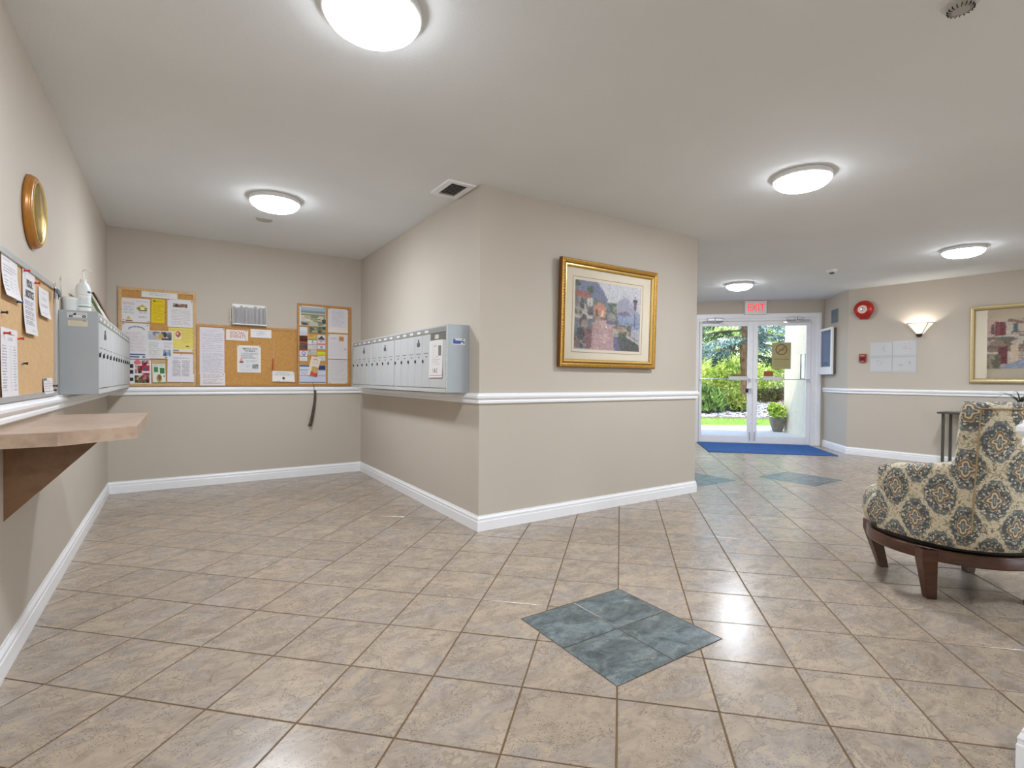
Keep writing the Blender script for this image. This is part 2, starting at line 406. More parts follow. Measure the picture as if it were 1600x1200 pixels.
RAIL = [(0,.900),(.010,.900),(.015,.905),(.016,.918),(.013,.926),(.020,.934),(.026,.944),(.027,.956),(.022,.962),(.016,.965),(.015,.975),(0,.975)]
BASE = [(0,0),(.015,0),(.015,.066),(.0125,.070),(.0125,.080),(.0135,.086),(.010,.094),(.006,.100),(.0055,.108),(0,.108)]
def run(name, i, prof, u0=None, u1=None, mat=None, kind='structure'):
    p, q = ROOM[i], ROOM[(i+1)%NR]; d, n = seg_n(i); L = (q-p).length; mb = MB(); v = []
    for (base, end, u) in ((p, 0, u0), (q, 1, u1)):
        for dd, z in prof:
            if u is None: m = miter(i if end == 0 else (i+1)%NR); w = base+m*dd
            else: w = p+d*u+n*dd
            v.append((w.x, w.y, z))
    k = len(prof); f = [tuple(range(k)), tuple(range(2*k-1,k-1,-1))]+[((j+1)%k, j, k+j, k+(j+1)%k) for j in range(k)]
    mb.add(v, f); o = obj(name, mb, mat or M_TRIM, kind=kind); return o
_e0, _e1 = .04, 2.03
tn = 0
for i, s in enumerate(SEG):
    parts = [(None, None)]
    if s == 'entrance': parts = [(_e1, None)]
    if s == 'right': parts = [(None, None)]
    for a, b in parts: run('baseboard_'+s, i, BASE, a, b)
    if s in ('rear',): continue
    if s == 'right':
        Lr = (ROOM[2]-ROOM[1]).length
        for a, b in ((Lr-7.62, None),): tn += 1; run('trim_%d'%tn, i, RAIL, a, b)
        continue
    for a, b in parts: tn += 1; run('trim_%d'%tn, i, RAIL, a, b)

# partition wall end just right of the camera
pw = MB(); pw.box(1.963, 2.09, -1.3, .383, -.05, ZC); obj('wall_partition', pw, M_WALL, kind='structure')
def ring_run(name, prof):
    P = [Vector(p) for p in [(1.963,-1.3),(1.963,.383),(2.09,.383),(2.09,-1.3)]]
    mb = MB()
    k = len(prof); v = []
    ns = [Vector((-1,0)), Vector((0,1)), Vector((1,0))]
    ms = [ns[0], ns[0]+ns[1], ns[1]+ns[2], ns[2]]
    for p, m in zip(P, ms):
        for dd, z in prof: w = p+m*dd; v.append((w.x, w.y, z))
    f = [tuple(range(k)), tuple(range(4*k-1,3*k-1,-1))]
    for sgm in range(3): f += [(sgm*k+(j+1)%k, sgm*k+j, (sgm+1)*k+j, (sgm+1)*k+(j+1)%k) for j in range(k)]
    mb.add(v, f); obj(name, mb, M_TRIM, kind='structure')
ring_run('baseboard_partition', BASE); tn += 1; ring_run('trim_%d'%tn, RAIL)

# ------------------------------------------------------------------ tiled floor
S = .3269; GA = 1.00024; GB = 1.00143; c45 = math.sqrt(.5); GAP = .0032
DIAS = [(1.585,1.586), (5.735,2.955), (4.715,3.575)]
def clip(poly, a, b, keep_left=True):    # half plane left of a->b
    out = []; d = b-a
    sd = lambda p: (d.x*(p.y-a.y)-d.y*(p.x-a.x))*(1 if keep_left else -1)
    for k in range(len(poly)):
        p, q = poly[k], poly[(k+1)%len(poly)]; sp, sq = sd(p), sd(q)
        if sp >= 0: out.append(p)
        if (sp > 0 and sq < 0) or (sp < 0 and sq > 0): out.append(p+(q-p)*(sp/(sp-sq)))
    return out
def area(poly): return .5*sum(poly[k].x*poly[(k+1)%len(poly)].y-poly[(k+1)%len(poly)].x*poly[k].y for k in range(len(poly)))
def clip_convex(poly, cvx):
    for k in range(len(cvx)):
        poly = clip(poly, cvx[k], cvx[(k+1)%len(cvx)])
        if len(poly) < 3: return []
    return poly
def subtract(poly, cvx):
    out = []; rest = poly
    for k in range(len(cvx)):
        o = clip(rest, cvx[k], cvx[(k+1)%len(cvx)], False)
        if len(o) >= 3 and abs(area(o)) > 1e-6: out.append(o)
        rest = clip(rest, cvx[k], cvx[(k+1)%len(cvx)])
        if len(rest) < 3: break
    return out
REG = [[(XL,YR),(XM,YR),(XM,YB),(XL,YB)], [(XM,YR),(XD,YR),(XD,YF),(XM,YF)],
       [(XD,YR),(XRR,YR),tuple(F_),(XD,F_.y)], [(XD,F_.y),tuple(F_),tuple(E_),(XD,E_.y+E_.x-XD)]]
REG = [[Vector(p) for p in r] for r in REG]
HD = .3025
DPOLY = [[Vector((cx-HD-.003,cy-HD-.003)),Vector((cx+HD+.003,cy-HD-.003)),Vector((cx+HD+.003,cy+HD+.003)),Vector((cx-HD-.003,cy+HD+.003))] for cx, cy in DIAS]
ud, vd = Vector((c45,-c45)), Vector((c45,c45)); O2 = Vector((GA,GB))
def rot_fw(p):
    w = Vector((p.x,p.y,-H_CAM)); z = w.dot(_fw)
    if z < .2: return None
    return 812.5+_f*w.dot(_rt2)/z, 603.8+_f*w.dot(_dn2)/z, z
tiles = []
for iu in range(-24, 34):
    for iv in range(-24, 34):
        c = O2+ud*(iu+.5)*S+vd*(iv+.5)*S; h = S/2-GAP
        q = [c+ud*(-h)+vd*(-h), c+ud*h+vd*(-h), c+ud*h+vd*h, c+ud*(-h)+vd*h]
        if area(q) < 0: q = q[::-1]
        pcs = []
        for r in REG:
            p = clip_convex(q, r)
            if len(p) >= 3 and abs(area(p)) > 1e-5: pcs.append(p)
        if not pcs: continue
        whole = abs(sum(area(p) for p in pcs)-(2*h)**2) < 1e-6
        if whole: pcs = [q]
        for dp in DPOLY:
            if (c-(dp[0]+dp[2])/2).length < .75:
                new = []
                for p in pcs: new += subtract(p, dp)
                a1 = sum(abs(area(p)) for p in new)
                if a1 < sum(abs(area(p)) for p in pcs)-1e-6: whole = False; pcs = new
        pcs = [p for p in pcs if abs(area(p)) > 2e-5]
        if not pcs: continue
        pr = rot_fw(c); score = 0
        if pr and -60 < pr[0] < 1660 and pr[1] < 1260: score = sum(abs(area(p)) for p in pcs)*(H_CAM/pr[2])/pr[2]**2
        if c.x > XD and c.y > YF+ (c.x-XD)*.756+.1: score = 0
        tiles.append((score, c, pcs, whole, q))
tiles.sort(key=lambda t: -t[0])
hh = S/2-GAP; bev = .0015
TQ = [Vector((c45*(a-b*0)*1.0+0, 0)) for a, b in ()]
def tile_mb(pcs, c, whole, mb=None, absz=0.0):
    mb = mb or MB()
    for p in pcs:
        if area(p) < 0: p = p[::-1]
        if whole:
            cen = sum(p, Vector((0,0)))/len(p); inn = [x+(cen-x).normalized()*bev*1.41 for x in p]
        else: inn = p
        n = len(p)
        v = [(x.x-c.x, x.y-c.y, -.006) for x in p]+[(x.x-c.x, x.y-c.y, -.0012) for x in p]+[(x.x-c.x, x.y-c.y, 0) for x in inn]
        f = [(i,(i+1)%n,n+(i+1)%n,n+i) for i in range(n)]+[(n+i,n+(i+1)%n,2*n+(i+1)%n,2*n+i) for i in range(n)]+[tuple(range(2*n,3*n))]
        mb.add(v, f)
    return mb
whole_me = None; rest = MB()
NT_IND = 288
for k, (sc_, c, pcs, whole, q) in enumerate(tiles):
    if k < NT_IND and sc_ > 0:
        if whole:
            if whole_me is None: whole_me = tile_mb([q], c, True).mesh('tile', M_TILE)
            o = bpy.data.objects.new('tile', whole_me); COL.objects.link(o); o.location = (c.x, c.y, 0); o.parent = floor
        else: obj('tile', tile_mb(pcs, c, False), M_TILE, floor, (c.x, c.y, 0), fix=False)
    else: tile_mb(pcs, Vector((0,0)), False, rest)
obj('distant_tiles', rest, M_TILE, floor, kind='stuff', fix=False)
blue_me = None
for cx, cy in DIAS:
    for sx in (-1, 1):
        for sy in (-1, 1):
            c = Vector((cx+sx*HD/2, cy+sy*HD/2)); h = HD/2-.0028
            q = [Vector((c.x-h,c.y-h)),Vector((c.x+h,c.y-h)),Vector((c.x+h,c.y+h)),Vector((c.x-h,c.y+h))]
            if not any(len(clip_convex(q, r)) >= 3 for r in REG): continue
            if blue_me is None: blue_me = tile_mb([q], c, True).mesh('accent_tile', M_BLUET)
            o = bpy.data.objects.new('accent_tile', blue_me); COL.objects.link(o); o.location = (c.x, c.y, 0.0004); o.parent = floor; o['label'] = 'blue-green slate-look accent tile'

# ------------------------------------------------------------------ ceiling fittings
M_DOME = emit('lit_opal_glass', (238,245,255), LAMP_STRENGTH)
M_DOMER = emit('dim_edge_of_opal_glass', (244,248,255), LAMP_STRENGTH*.14)
M_LRING = plain('satin_white_lamp_base', (236,236,236), .4, 0, .5, .01)
def make_light():
    t = empty('ceiling_light', (0,0,0))
    b = MB(); b.lathe([(0,0),(.170,0),(.176,-.004),(.179,-.030),(.174,-.034),(0,-.030)], 40); obj('base_ring', b, M_LRING, t, smooth=40)
    d = MB(); d.lathe([(.173,-.031),(.170,-.040),(.159,-.056),(.137,-.071)], 40, 1); d.lathe([(.137,-.071),(.105,-.082),(.062,-.090),(.02,-.093),(0,-.0935)], 40, 0); d.f = [f for f in d.f if len(f) <= 4]; d.m = [1 if min(d.v[i][2] for i in f) > -.0715 else 0 for f in d.f]; obj('diffuser', d, [M_DOME, M_DOMER], t, smooth=60)
    return t
l0 = make_light(); index_kids()
LIGHTS = [(.60,1.885,'round opal ceiling light cut off by the top edge of the frame'), (.625,4.31,'round opal ceiling light above the mailbox alcove and pinboards'),
          (3.44,1.79,'round opal ceiling light above the right end of the picture wall'), (6.63,1.82,'round opal ceiling light nearest the wall sconce'),
          (6.55,4.26,'small far opal ceiling light in front of the EXIT sign')]
for k, (x, y, lab) in enumerate(LIGHTS):
    o = l0 if k == 0 else copy_tree(l0); o.location = (x, y, ZC); tag(o, lab, 'ceiling light', 'round opal ceiling lights')
for x, y, lab in ((.60,-1.0,'on the left, nearest'),(3.44,-1.0,'in the middle, nearest'),(5.2,-1.9,'on the right, nearest'),(.60,-3.6,'on the left, farther'),(3.44,-3.6,'in the middle, farther'),(6.63,-3.6,'on the right, farther'),(5.05,6.75,'hidden in the hall')):  # unseen lights added for even fill; the hall one brightens the entrance walls
    o = copy_tree(l0); o.location = (x, y, ZC); tag(o, 'added unseen fill light in an opal ceiling fitting, '+lab+(' behind the projecting wall' if 'hall' in lab else ' behind the viewpoint'), 'ceiling light', 'added fill lights out of view')

# square air vent beside the outside corner
vt = empty('air_vent', (1.645,3.336,ZC), 0, 'square white ceiling air vent with dark louvres beside the wall corner', 'vent')
b = MB(); b.box(-.105,.105,-.15,-.115,-.012,0); b.box(-.105,.105,.115,.15,-.012,0); b.box(-.105,-.062,-.115,.115,-.012,0); b.box(.062,.105,-.115,.115,-.012,0)
obj('frame', b, M_TRIM, vt)
b = MB(); b.box(-.062,.062,-.115,.115,-.001,0); obj('backing', b, M_DARK, vt)
for k in range(9):
    b = MB(); b.box(-.062,.062,-.006,.006,-.0022,-.0012, M=Matrix.Rotation(R(40),4,'X')); obj('slat', b, M_ALU, vt, (0,-.103+k*.0245,-.006))
sm = empty('smoke_alarm', (2.31,.655,ZC), 0, 'round grey smoke alarm with slotted dark grille at the top right', 'smoke alarm')
b = MB(); b.lathe([(0,0),(.062,0),(.062,-.012),(.056,-.022),(.044,-.024)], 32); obj('base', b, plain('warm_grey_plastic',(205,203,198),.5), sm, smooth=40)
b = MB(); b.lathe([(.042,-.022),(.042,-.034),(.034,-.044),(0,-.046)], 32); obj('cap', b, plain('dim_grey_plastic',(172,170,164),.5), sm, smooth=40)
for k in range(18):
    a = k*math.pi/9; b = MB(); b.box(.026,.040,-.0011,.0011,-.0452,-.036, M=Matrix.Rotation(a,4,'Z')); obj('slot', b, M_RUBBER, sm)
s2 = empty('smoke_detector', (6.64,3.08,ZC), 0, 'small white smoke detector on the ceiling above the red bell', 'smoke detector')
b = MB(); b.lathe([(0,0),(.062,0),(.062,-.010),(.050,-.030),(.030,-.034)], 24); obj('base', b, M_WHITEP, s2, smooth=40)
b = MB(); b.lathe([(.028,-.030),(.028,-.046),(.018,-.052),(0,-.052)], 20); obj('sensor', b, M_DGREY, s2, smooth=40)
b = MB(); b.lathe([(0,0),(.066,0),(.063,-.007),(0,-.009)], 28); tag(obj('cover_plate', b, plain('painted_plate',(178,177,172),.7,0,.2), loc=(.628,4.92,ZC), smooth=40), 'round painted-over cover plate on the ceiling near the alcove light', 'cover plate')

# ------------------------------------------------------------------ notice boards
def W(side, u, d, z): return on_wall(side, u, d, z)
def bx(x): return x-XL             # back wall coordinate from world x
def ly(y): return y-YR             # left wall coordinate from world y
def iy(y): return YB-y             # inner wall
def fx(x): return x-XM             # front wall
M_PINK = [plain('pin_'+n, c, .3) for n, c in (('dark',(48,44,44)),('red',(190,40,30)),('white',(228,228,224)),('blue',(60,90,150)))]
def pin_mb(sc=1.0):
    b = MB(); M = Matrix.Rotation(R(90),4,'X')
    b.lathe([(0,0),(.0045*sc,0),(.003*sc,.003*sc),(.0025*sc,.008*sc),(.0045*sc,.011*sc),(.004*sc,.0135*sc),(0,.014*sc)], 8, M=M); return b
PINM = {k: pin_mb(1.0).mesh('pushpin', M_PINK[k]) for k in range(4)}
PINL = {k: pin_mb(1.35).mesh('pushpin', M_PINK[k]) for k in range(4)}
def pin(parent, x, z, y=0.0, col=0, big=False):
    o = bpy.data.objects.new('pushpin', (PINL if big else PINM)[col]); COL.objects.link(o); o.location = (x, y, z); o.parent = parent; return o
def board(name, side, u0, u1, z0, z1, fw_, mfr, mcork, label, depth=.018):
    (p, a) = W(side, (u0+u1)/2, 0, (z0+z1)/2); w, h = (u1-u0)/2, (z1-z0)/2
    t = empty(name, p, a, label, 'notice board')
    b = MB(); b.box(-w+fw_*.6, w-fw_*.6, -.011, 0, -h+fw_*.6, h-fw_*.6); obj('cork_panel', b, mcork, t)
    for nm, poly in (('l', [(-w,-h),(-w+fw_,-h+fw_),(-w+fw_,h-fw_),(-w,h)]), ('r', [(w,-h),(w,h),(w-fw_,h-fw_),(w-fw_,-h+fw_)]),
                     ('t', [(-w,h),(-w+fw_,h-fw_),(w-fw_,h-fw_),(w,h)]), ('b', [(-w,-h),(w,-h),(w-fw_,-h+fw_),(-w+fw_,-h+fw_)])):
        b = MB(); b.prism_y(poly, -depth, 0); obj('frame_rail', b, mfr, t)
    return t
bl = board('notice_board', 'back', bx(-.446), bx(.156), .985, 1.897, .026, M_OAKFR, M_CORK, 'tall oak-framed cork board at the left of the alcove back wall')
bm_ = board('notice_board', 'back', bx(.160), bx(1.074), .985, 1.597, .024, M_OAKDK, M_CORK, 'wide half-empty cork board between the two tall ones')
br = board('notice_board', 'back', bx(1.078), bx(1.648), .985, 1.879, .022, M_OAKDK, M_CORK, 'tall cork board of business cards at the right of the alcove back wall')
for t, lst in ((bl, [(-.16,.43),(.05,.245),(.18,-.43)]), (bm_, [(.40,.25),(.34,-.08),(.03,.15),(.10,.14)]), (br, [(-.26,.43)])):
    for x, z in lst: pin(t, x, z, -.011, 0 if (x, z) != (.18,-.43) else 2)
WH, WC = (222,220,222), (232,224,216)
GY = (128,122,126)
def paper(side, u0, u1, z0, z1, cv, label, cat='flyer', d=.0125, rot=0.0, curl=.004, pins=(), group=None, name='flyer', mat=None):
    (p, a) = W(side, (u0+u1)/2, d, (z0+z1)/2)
    me = sheet_mesh(cv, curl=curl); me.name = name; me.materials.append(mat or M_PRINT)
    o = obj(name, me, None, loc=p); o.rotation_mode = 'XYZ'; o.rotation_euler = (Matrix.Rotation(a,4,'Z') @ Matrix.Rotation(rot,4,'Y')).to_euler()
    tag(o, label, cat, group)
    for pn in pins: pin(o, *pn[:2], -.001, *(pn[2:] or (0,)))
    return o
def cvx(u0, u1, z0, z1, c=WH, ppm=210): return Cv(u1-u0, z1-z0, c, ppm)
GL, GR = 'papers pinned to the left cork board', 'papers pinned to the right cork board'
def bp(x0, x1, z0, z1, draw, label, c=WH, ppm=230, **k):
    cv = cvx(x0, x1, z0, z1, c, ppm); draw(cv); cv.noise(1.5); return paper('back', bx(x0), bx(x1), z0, z1, cv, label, **k)
# --- left board
bp(-.274,.004,1.816,1.881, lambda c: c.lines(.2,.3,.8,.75,2,(120,130,150)), 'narrow white heading strip at the top of the left cork board', (228,226,222), d=.0150, group=GL)
def d_house(c):
    c.lines(.06,.16,.46,.28,3,(190,120,130)); c.lines(.08,.32,.44,.66,7,(120,150,165)); c.lines(.5,.10,.92,.16,1,(120,130,170))
    c.poly([(.54,.40),(.72,.24),(.90,.40)], (200,170,60)); c.rect(.60,.36,.85,.48,(236,226,170)); c.ell(.60,.42,.07,.06,(150,140,50)); c.ell(.84,.42,.06,.06,(170,150,70)); c.rect(.60,.48,.88,.52,(90,70,70))
    c.poly([(.14,.90),(.25,.76),(.37,.90)], (206,180,80)); c.rect(.17,.86,.36,.93,(226,216,170)); c.rect(.16,.93,.38,.965,(100,80,80))
    c.lines(.60,.56,.86,.62,2,GY); c.lines(.58,.72,.86,.80,2,(110,105,110))
bp(-.424,-.209,1.579,1.799, d_house, 'white flyer with two yellow house logos on the left cork board', pins=((-.09,-.095),(.095,-.1)), group=GL)
bp(-.199,-.098,1.581,1.807, lambda c: (c.ell(.22,.1,.09,.04,(90,90,50)), c.lines(.32,.06,.9,.16,2,(110,100,30)), c.lines(.1,.2,.9,.9,14,(160,136,10),.6)), 'bright yellow half sheet on the left cork board', (226,198,24), rot=R(1.2), group=GL)
def d_brown(c): c.photo(.2,.16,.76,.30,[(120,92,84),(180,150,120),(70,50,50),(150,110,100),(200,180,160)]); c.lines(.14,.34,.86,.92,11,(165,140,140),.6)
bp(-.075,.136,1.552,1.820, d_brown, 'white sheet with a brown photo strip on the left cork board', pins=((-.098,.125),(.09,.12)), group=GL)
def d_arc(c):
    for k in range(24): a = math.pi*k/23; c.ell(.53+.26*math.cos(a), .17-.07*math.sin(a), .022, .018, (120,140,140))
    c.lines(.12,.24,.86,.80,18,(190,165,165),.6); c.rect(.28,.86,.84,.895,(70,86,140)); c.rect(.28,.92,.84,.955,(66,80,130)); c.rect(.62,.92,.72,.955,(220,215,220))
bp(-.423,-.213,1.239,1.568, d_arc, 'long white sheet with an arched grey heading and blue bars', d=.0130, pins=((-.09,.155),(.09,.15)), group=GL)
def d_fly(c):
    c.photo(.05,.04,.94,.34,[(176,184,192),(92,90,100),(196,200,204),(120,116,120),(210,180,90)]); c.ell(.52,.2,.09,.09,(196,160,70)); c.ell(.68,.14,.06,.1,(60,62,80)); c.rect(.55,.27,.92,.34,(70,70,84))
    c.lines(.06,.40,.56,.92,13,(150,160,150),.6); c.lines(.62,.40,.94,.62,5,(150,145,150)); c.photo(.6,.66,.9,.90,[(130,150,176),(70,84,110),(180,196,214),(60,66,80)],8); c.ell(.72,.95,.05,.025,(150,60,60))
bp(-.231,-.031,1.245,1.508, d_fly, 'grey newsletter with a couple in its photo, centre of the left cork board', d=.0165, group=GL)
def d_yel2(c):
    c.rect(.0,.86,1,1,(226,218,206)); c.rect(.05,.9,.42,.96,(140,140,156)); c.lines(.5,.06,.95,.62,12,(190,170,70),.6); c.lines(.06,.06,.5,.14,2,(170,150,60))
    c.rect(.26,.16,.5,.46,(228,220,196)); c.ell(.38,.27,.1,.12,(186,70,60)); c.ell(.36,.25,.04,.05,(232,220,210)); c.rect(.68,.74,.8,.77,(80,70,40))
bp(-.068,.136,1.314,1.547, d_yel2, 'pale yellow flyer half hidden under the grey newsletter', (226,210,112), pins=((.092,-.1),), group=GL)
def d_red(c):
    P = [(206,60,66),(90,40,40),(230,150,150),(60,60,50),(120,140,90)]
    c.rect(.0,.0,1,.03,(150,150,160)); c.ell(.46,.14,.14,.10,(220,110,120)); c.photo(.62,.05,.94,.48,[(196,44,56),(40,40,36),(230,230,226),(180,30,44),(90,90,110)]); c.photo(.38,.27,.62,.58,[(110,60,56),(200,60,70),(50,40,40),(220,200,190)]); c.photo(.36,.66,.64,.96,[(90,110,66),(60,56,44),(190,190,160),(150,60,60)]); c.photo(.66,.55,.92,.96,[(150,50,60),(40,36,36),(210,120,130),(100,110,60)])
    for y in (.22,.45,.75): c.rect(.0,y,.30,y+.14,(46,44,40))
bp(-.392,-.203,1.008,1.236, d_red, 'photo flyer of red pictures at the foot of the left cork board', d=.0140, group=GL)
def d_green(c):
    c.rect(0,0,1,.16,(206,180,140)); c.lines(.1,.06,.95,.2,2,(70,110,60),.9); c.rect(.12,.30,.42,.50,(72,128,76)); c.rect(.58,.34,.92,.56,(66,120,70)); c.ell(.5,.76,.2,.16,(170,140,86)); c.ell(.54,.72,.1,.12,(120,96,56)); c.rect(.82,.64,.92,.70,(96,60,70)); c.rect(0,.93,1,1,(120,150,90)); c.lines(.06,.22,.94,.28,1,(110,105,90))
bp(-.192,-.092,1.008,1.231, d_green, 'green and white brochure at the foot of the left cork board', (222,226,216), d=.0135, rot=R(-1.5), group=GL)
def d_letter(c): c.lines(.16,.13,.78,.18,1,(70,66,70),.9,ragged=.05); c.lines(.17,.22,.47,.80,20,(140,138,140),.7,ragged=.1); c.lines(.52,.22,.80,.80,20,(140,138,140),.7,ragged=.1)
bp(-.076,.140,1.024,1.296, d_letter, 'two-column white letter at the bottom right of the left cork board', (226,222,228), d=.0160, rot=R(.8), pins=((.0,.128),), group=GL)
# --- middle board
def d_list(c): c.lines(.25,.05,.75,.10,2,(170,165,180)); c.lines(.12,.13,.90,.52,10,(140,130,150),.65,ragged=.5); c.lines(.12,.55,.92,.97,15,(150,140,160),.65,ragged=.2)
bp(.181,.396,1.104,1.566, d_list, 'tall white list at the left of the wide cork board', (220,216,222), d=.0135, pins=((.1,.22),), group='papers pinned to the wide cork board')
bp(.187,.402,.990,1.114, lambda c: c.lines(.12,.1,.88,.9,7,(120,112,120),.6), 'white sheet overlapping the foot of the tall list', (226,220,220), d=.0160, pins=((.09,.05),), group='papers pinned to the wide cork board')
se = bp(.410,.607,1.448,1.555, lambda c: None, 'white card lettered SOCIAL EVENTS', (228,222,218), d=.0135, rot=R(1.0), group='papers pinned to the wide cork board', pins=((.08,.045),(.08,-.045)))
for k, tx in enumerate(('SOCIAL', 'EVENTS')): obj('lettering', text_mesh(tx, .044, M_INKRED, .0002, sx=.92), None, se, (.004+.004*k, -.0022, .021-.036*k), label='red hand lettering')
c2 = bp(.630,.825,1.487,1.573, lambda c: c.lines(.28,.2,.72,.8,4,(120,140,180),.55), 'rounded white card with faint blue lines, right of the SOCIAL EVENTS card', (228,226,224), d=.0135, group='papers pinned to the wide cork board')
def d_welc(c):
    c.rect(.1,.06,.9,.95,(216,218,220)); c.lines(.15,.27,.86,.50,6,(120,112,112),.7); c.poly([(.10,.63),(.16,.48),(.22,.48),(.27,.63)],(226,150,130)); c.rect(.10,.60,.27,.635,(70,56,56)); c.lines(.36,.53,.80,.62,2,(130,125,130))
    c.lines(.16,.70,.30,.76,2,(220,170,150)); c.lines(.36,.70,.55,.80,3,(150,150,150)); c.photo(.64,.69,.88,.84,[(140,138,138),(100,98,98),(176,174,172)],6); c.lines(.16,.87,.86,.92,1,(150,180,214))
we = bp(.508,.725,1.123,1.402, d_welc, 'white flyer headed MEALS ON WHEELS on the wide cork board', (232,226,212), d=.0140, pins=((-.1,.13),(.1,.13)), group='papers pinned to the wide cork board')
for k, tx in enumerate(('MEALS ON', 'WHEELS')): obj('lettering', text_mesh(tx, .021, M_INK, .0002, sx=1.25, bold=.0004), None, we, (.006, -.0020, .104-.022*k))
bp(.834,1.052,1.030,1.142, lambda c: (c.lines(.14,.1,.86,.26,1,(90,100,130),.7), c.lines(.1,.25,.92,.42,2,(130,130,140)), c.ell(.5,.66,.06,.13,(90,76,80)), c.lines(.2,.84,.9,.95,1,GY)), 'folded white card low on the right of the wide cork board', (230,226,222), d=.0150, rot=R(1.2), curl=.012, pins=((.1,.05),), group='papers pinned to the wide cork board')
M_ORANGE = plain('orange_plastic', (214,110,44), .4)
(p, a) = W('back', bx(.835), .016, 1.47); og = empty('pen_on_string', p, a, 'orange pen holder hanging on a string on the wide cork board', 'pen')
b = MB(); b.tube([(.012,-.0005,.0),(.012,-.001,-.1),(.008,-.002,-.19)], .0012, 6); obj('string', b, M_PAPER, og)
b = MB(); b.prism_y([(-.010,-.31),(.014,-.31),(.017,-.26),(.012,-.235),(.016,-.21),(.010,-.19),(-.004,-.19),(-.008,-.215),(-.002,-.24),(-.009,-.27)], -.008, .002); obj('holder', b, M_ORANGE, og)
b = MB(); b.tube([(.006,-.012,-.205),(-.004,-.013,-.315)], .003, 8); obj('pen', b, M_INKBRN, og)
# --- right board
def d_land(c):
    c.rect(.06,.06,.985,.98,(150,164,176)); c.rect(.06,.24,.985,.34,(128,146,150)); c.rect(.06,.34,.985,.98,(196,186,160)); c.photo(.06,.42,.985,.98,[(190,180,152),(150,158,120),(206,196,172),(120,128,104),(212,206,190)],26); c.rect(.06,.40,.985,.46,(128,136,112)); c.ell(.2,.9,.1,.06,(80,80,110)); c.ell(.95,.74,.1,.12,(70,80,76)); c.ell(.75,.66,.12,.02,(80,84,84)); c.mask((c.Y>.06)&(c.Y<.22)&(c.X>.06),(176,192,206),.6)
bp(1.098,1.371,1.641,1.856, d_land, 'white-bordered landscape photograph at the top of the right cork board', (226,224,222), d=.0140, pins=((-.12,.1),(.12,.1)), name='photograph', cat='photograph', group=GR)
bp(1.201,1.372,1.566,1.655, lambda c: c.photo(0,0,1,1,[(112,122,92),(60,74,66),(170,170,130),(80,100,110),(150,130,80)],22), 'smaller green landscape picture under the landscape photograph', (120,124,96), d=.0130, name='photograph', cat='photograph', group=GR)
BIZ = [(1.095,1.183,1.536,1.625,'d0','white business card with blue print, top left of the card rows',(216,218,226)),
 (1.095,1.183,1.455,1.530,'d1','dark red and black business card, second in the left column',(96,40,36)),
 (1.095,1.183,1.375,1.452,'d2','black and red business card, third in the left column',(70,66,66)),
 (1.183,1.279,1.486,1.548,'d3','gold and green business card, top of the middle column',(206,170,100)),
 (1.183,1.279,1.440,1.487,'d4','plain white business card, second in the middle column',(218,216,218)),
 (1.183,1.279,1.388,1.440,'d5','pale grey business card, third in the middle column',(206,204,206)),
 (1.283,1.372,1.486,1.549,'d6','white business card with a dark house roof drawing',(206,204,206)),
 (1.283,1.372,1.436,1.485,'d7','white business card with a pink bar',(216,206,212)),
 (1.283,1.372,1.392,1.436,'d8','pale blue business card, third in the right column',(206,210,222)),
 (1.095,1.183,1.312,1.366,'d9','white business card with a purple emblem, fourth in the left column',(216,212,222)),
 (1.095,1.183,1.256,1.311,'da','white business card, lowest in the left column',(220,218,222)),
 (1.183,1.279,1.320,1.384,'db','beige-grey business card above the tilted brochure',(196,188,170)),
 (1.283,1.372,1.322,1.370,'dc','lime yellow business card',(214,210,40)),
 (1.283,1.372,1.262,1.320,'dd','grey-white business card below the lime yellow one',(206,206,200))]
def d_biz(c, k):
    D = {'d0': lambda: c.lines(.1,.5,.9,.9,2,(70,80,130),.8), 'd1': lambda: (c.rect(0,.5,1,.72,(40,30,30)), c.rect(0,.72,1,1,(150,60,40)), c.rect(.05,.1,.5,.3,(60,30,30))), 'd2': lambda: (c.rect(0,0,1,.12,(150,60,40)), c.lines(.1,.2,.9,.7,3,(170,165,160)), c.rect(0,.74,1,.92,(170,60,40))),
         'd3': lambda: (c.rect(0,.72,1,1,(140,160,70)), c.photo(.2,.1,.8,.6,[(210,160,90),(180,130,70),(220,190,130)],6)), 'd4': lambda: (c.ell(.55,.3,.08,.16,(110,120,110)), c.lines(.4,.5,.95,.9,2,(70,90,110),.8)), 'd5': lambda: (c.lines(.5,.3,.95,.8,2,(100,120,100)), c.rect(0,0,1,.08,(80,90,70))),
         'd6': lambda: (c.poly([(.08,.72),(.5,.15),(.92,.72)],(70,68,74)), c.rect(.1,.66,.9,.9,(120,118,124))), 'd7': lambda: (c.ell(.45,.22,.1,.12,(80,76,90)), c.rect(0,.62,1,.9,(214,130,140))), 'd8': lambda: (c.ell(.5,.5,.16,.3,(140,150,190)), c.lines(.2,.8,.9,.95,1,(90,100,140))),
         'd9': lambda: (c.ell(.55,.45,.25,.36,(150,130,180)), c.ell(.55,.45,.14,.2,(216,212,222)), c.ell(.6,.8,.1,.14,(90,80,120))), 'da': lambda: (c.rect(0,0,1,.1,(90,100,120)), c.lines(.2,.3,.9,.8,2,(170,165,175))), 'db': lambda: (c.ell(.24,.25,.07,.1,(110,60,50)), c.lines(.1,.5,.9,.9,3,(130,126,110))),
         'dc': lambda: (c.rect(0,.0,1,.14,(150,150,40)), c.lines(.1,.75,.9,.95,1,(120,120,60))), 'dd': lambda: c.lines(.12,.15,.9,.9,4,(140,150,130))}
    D[k]()
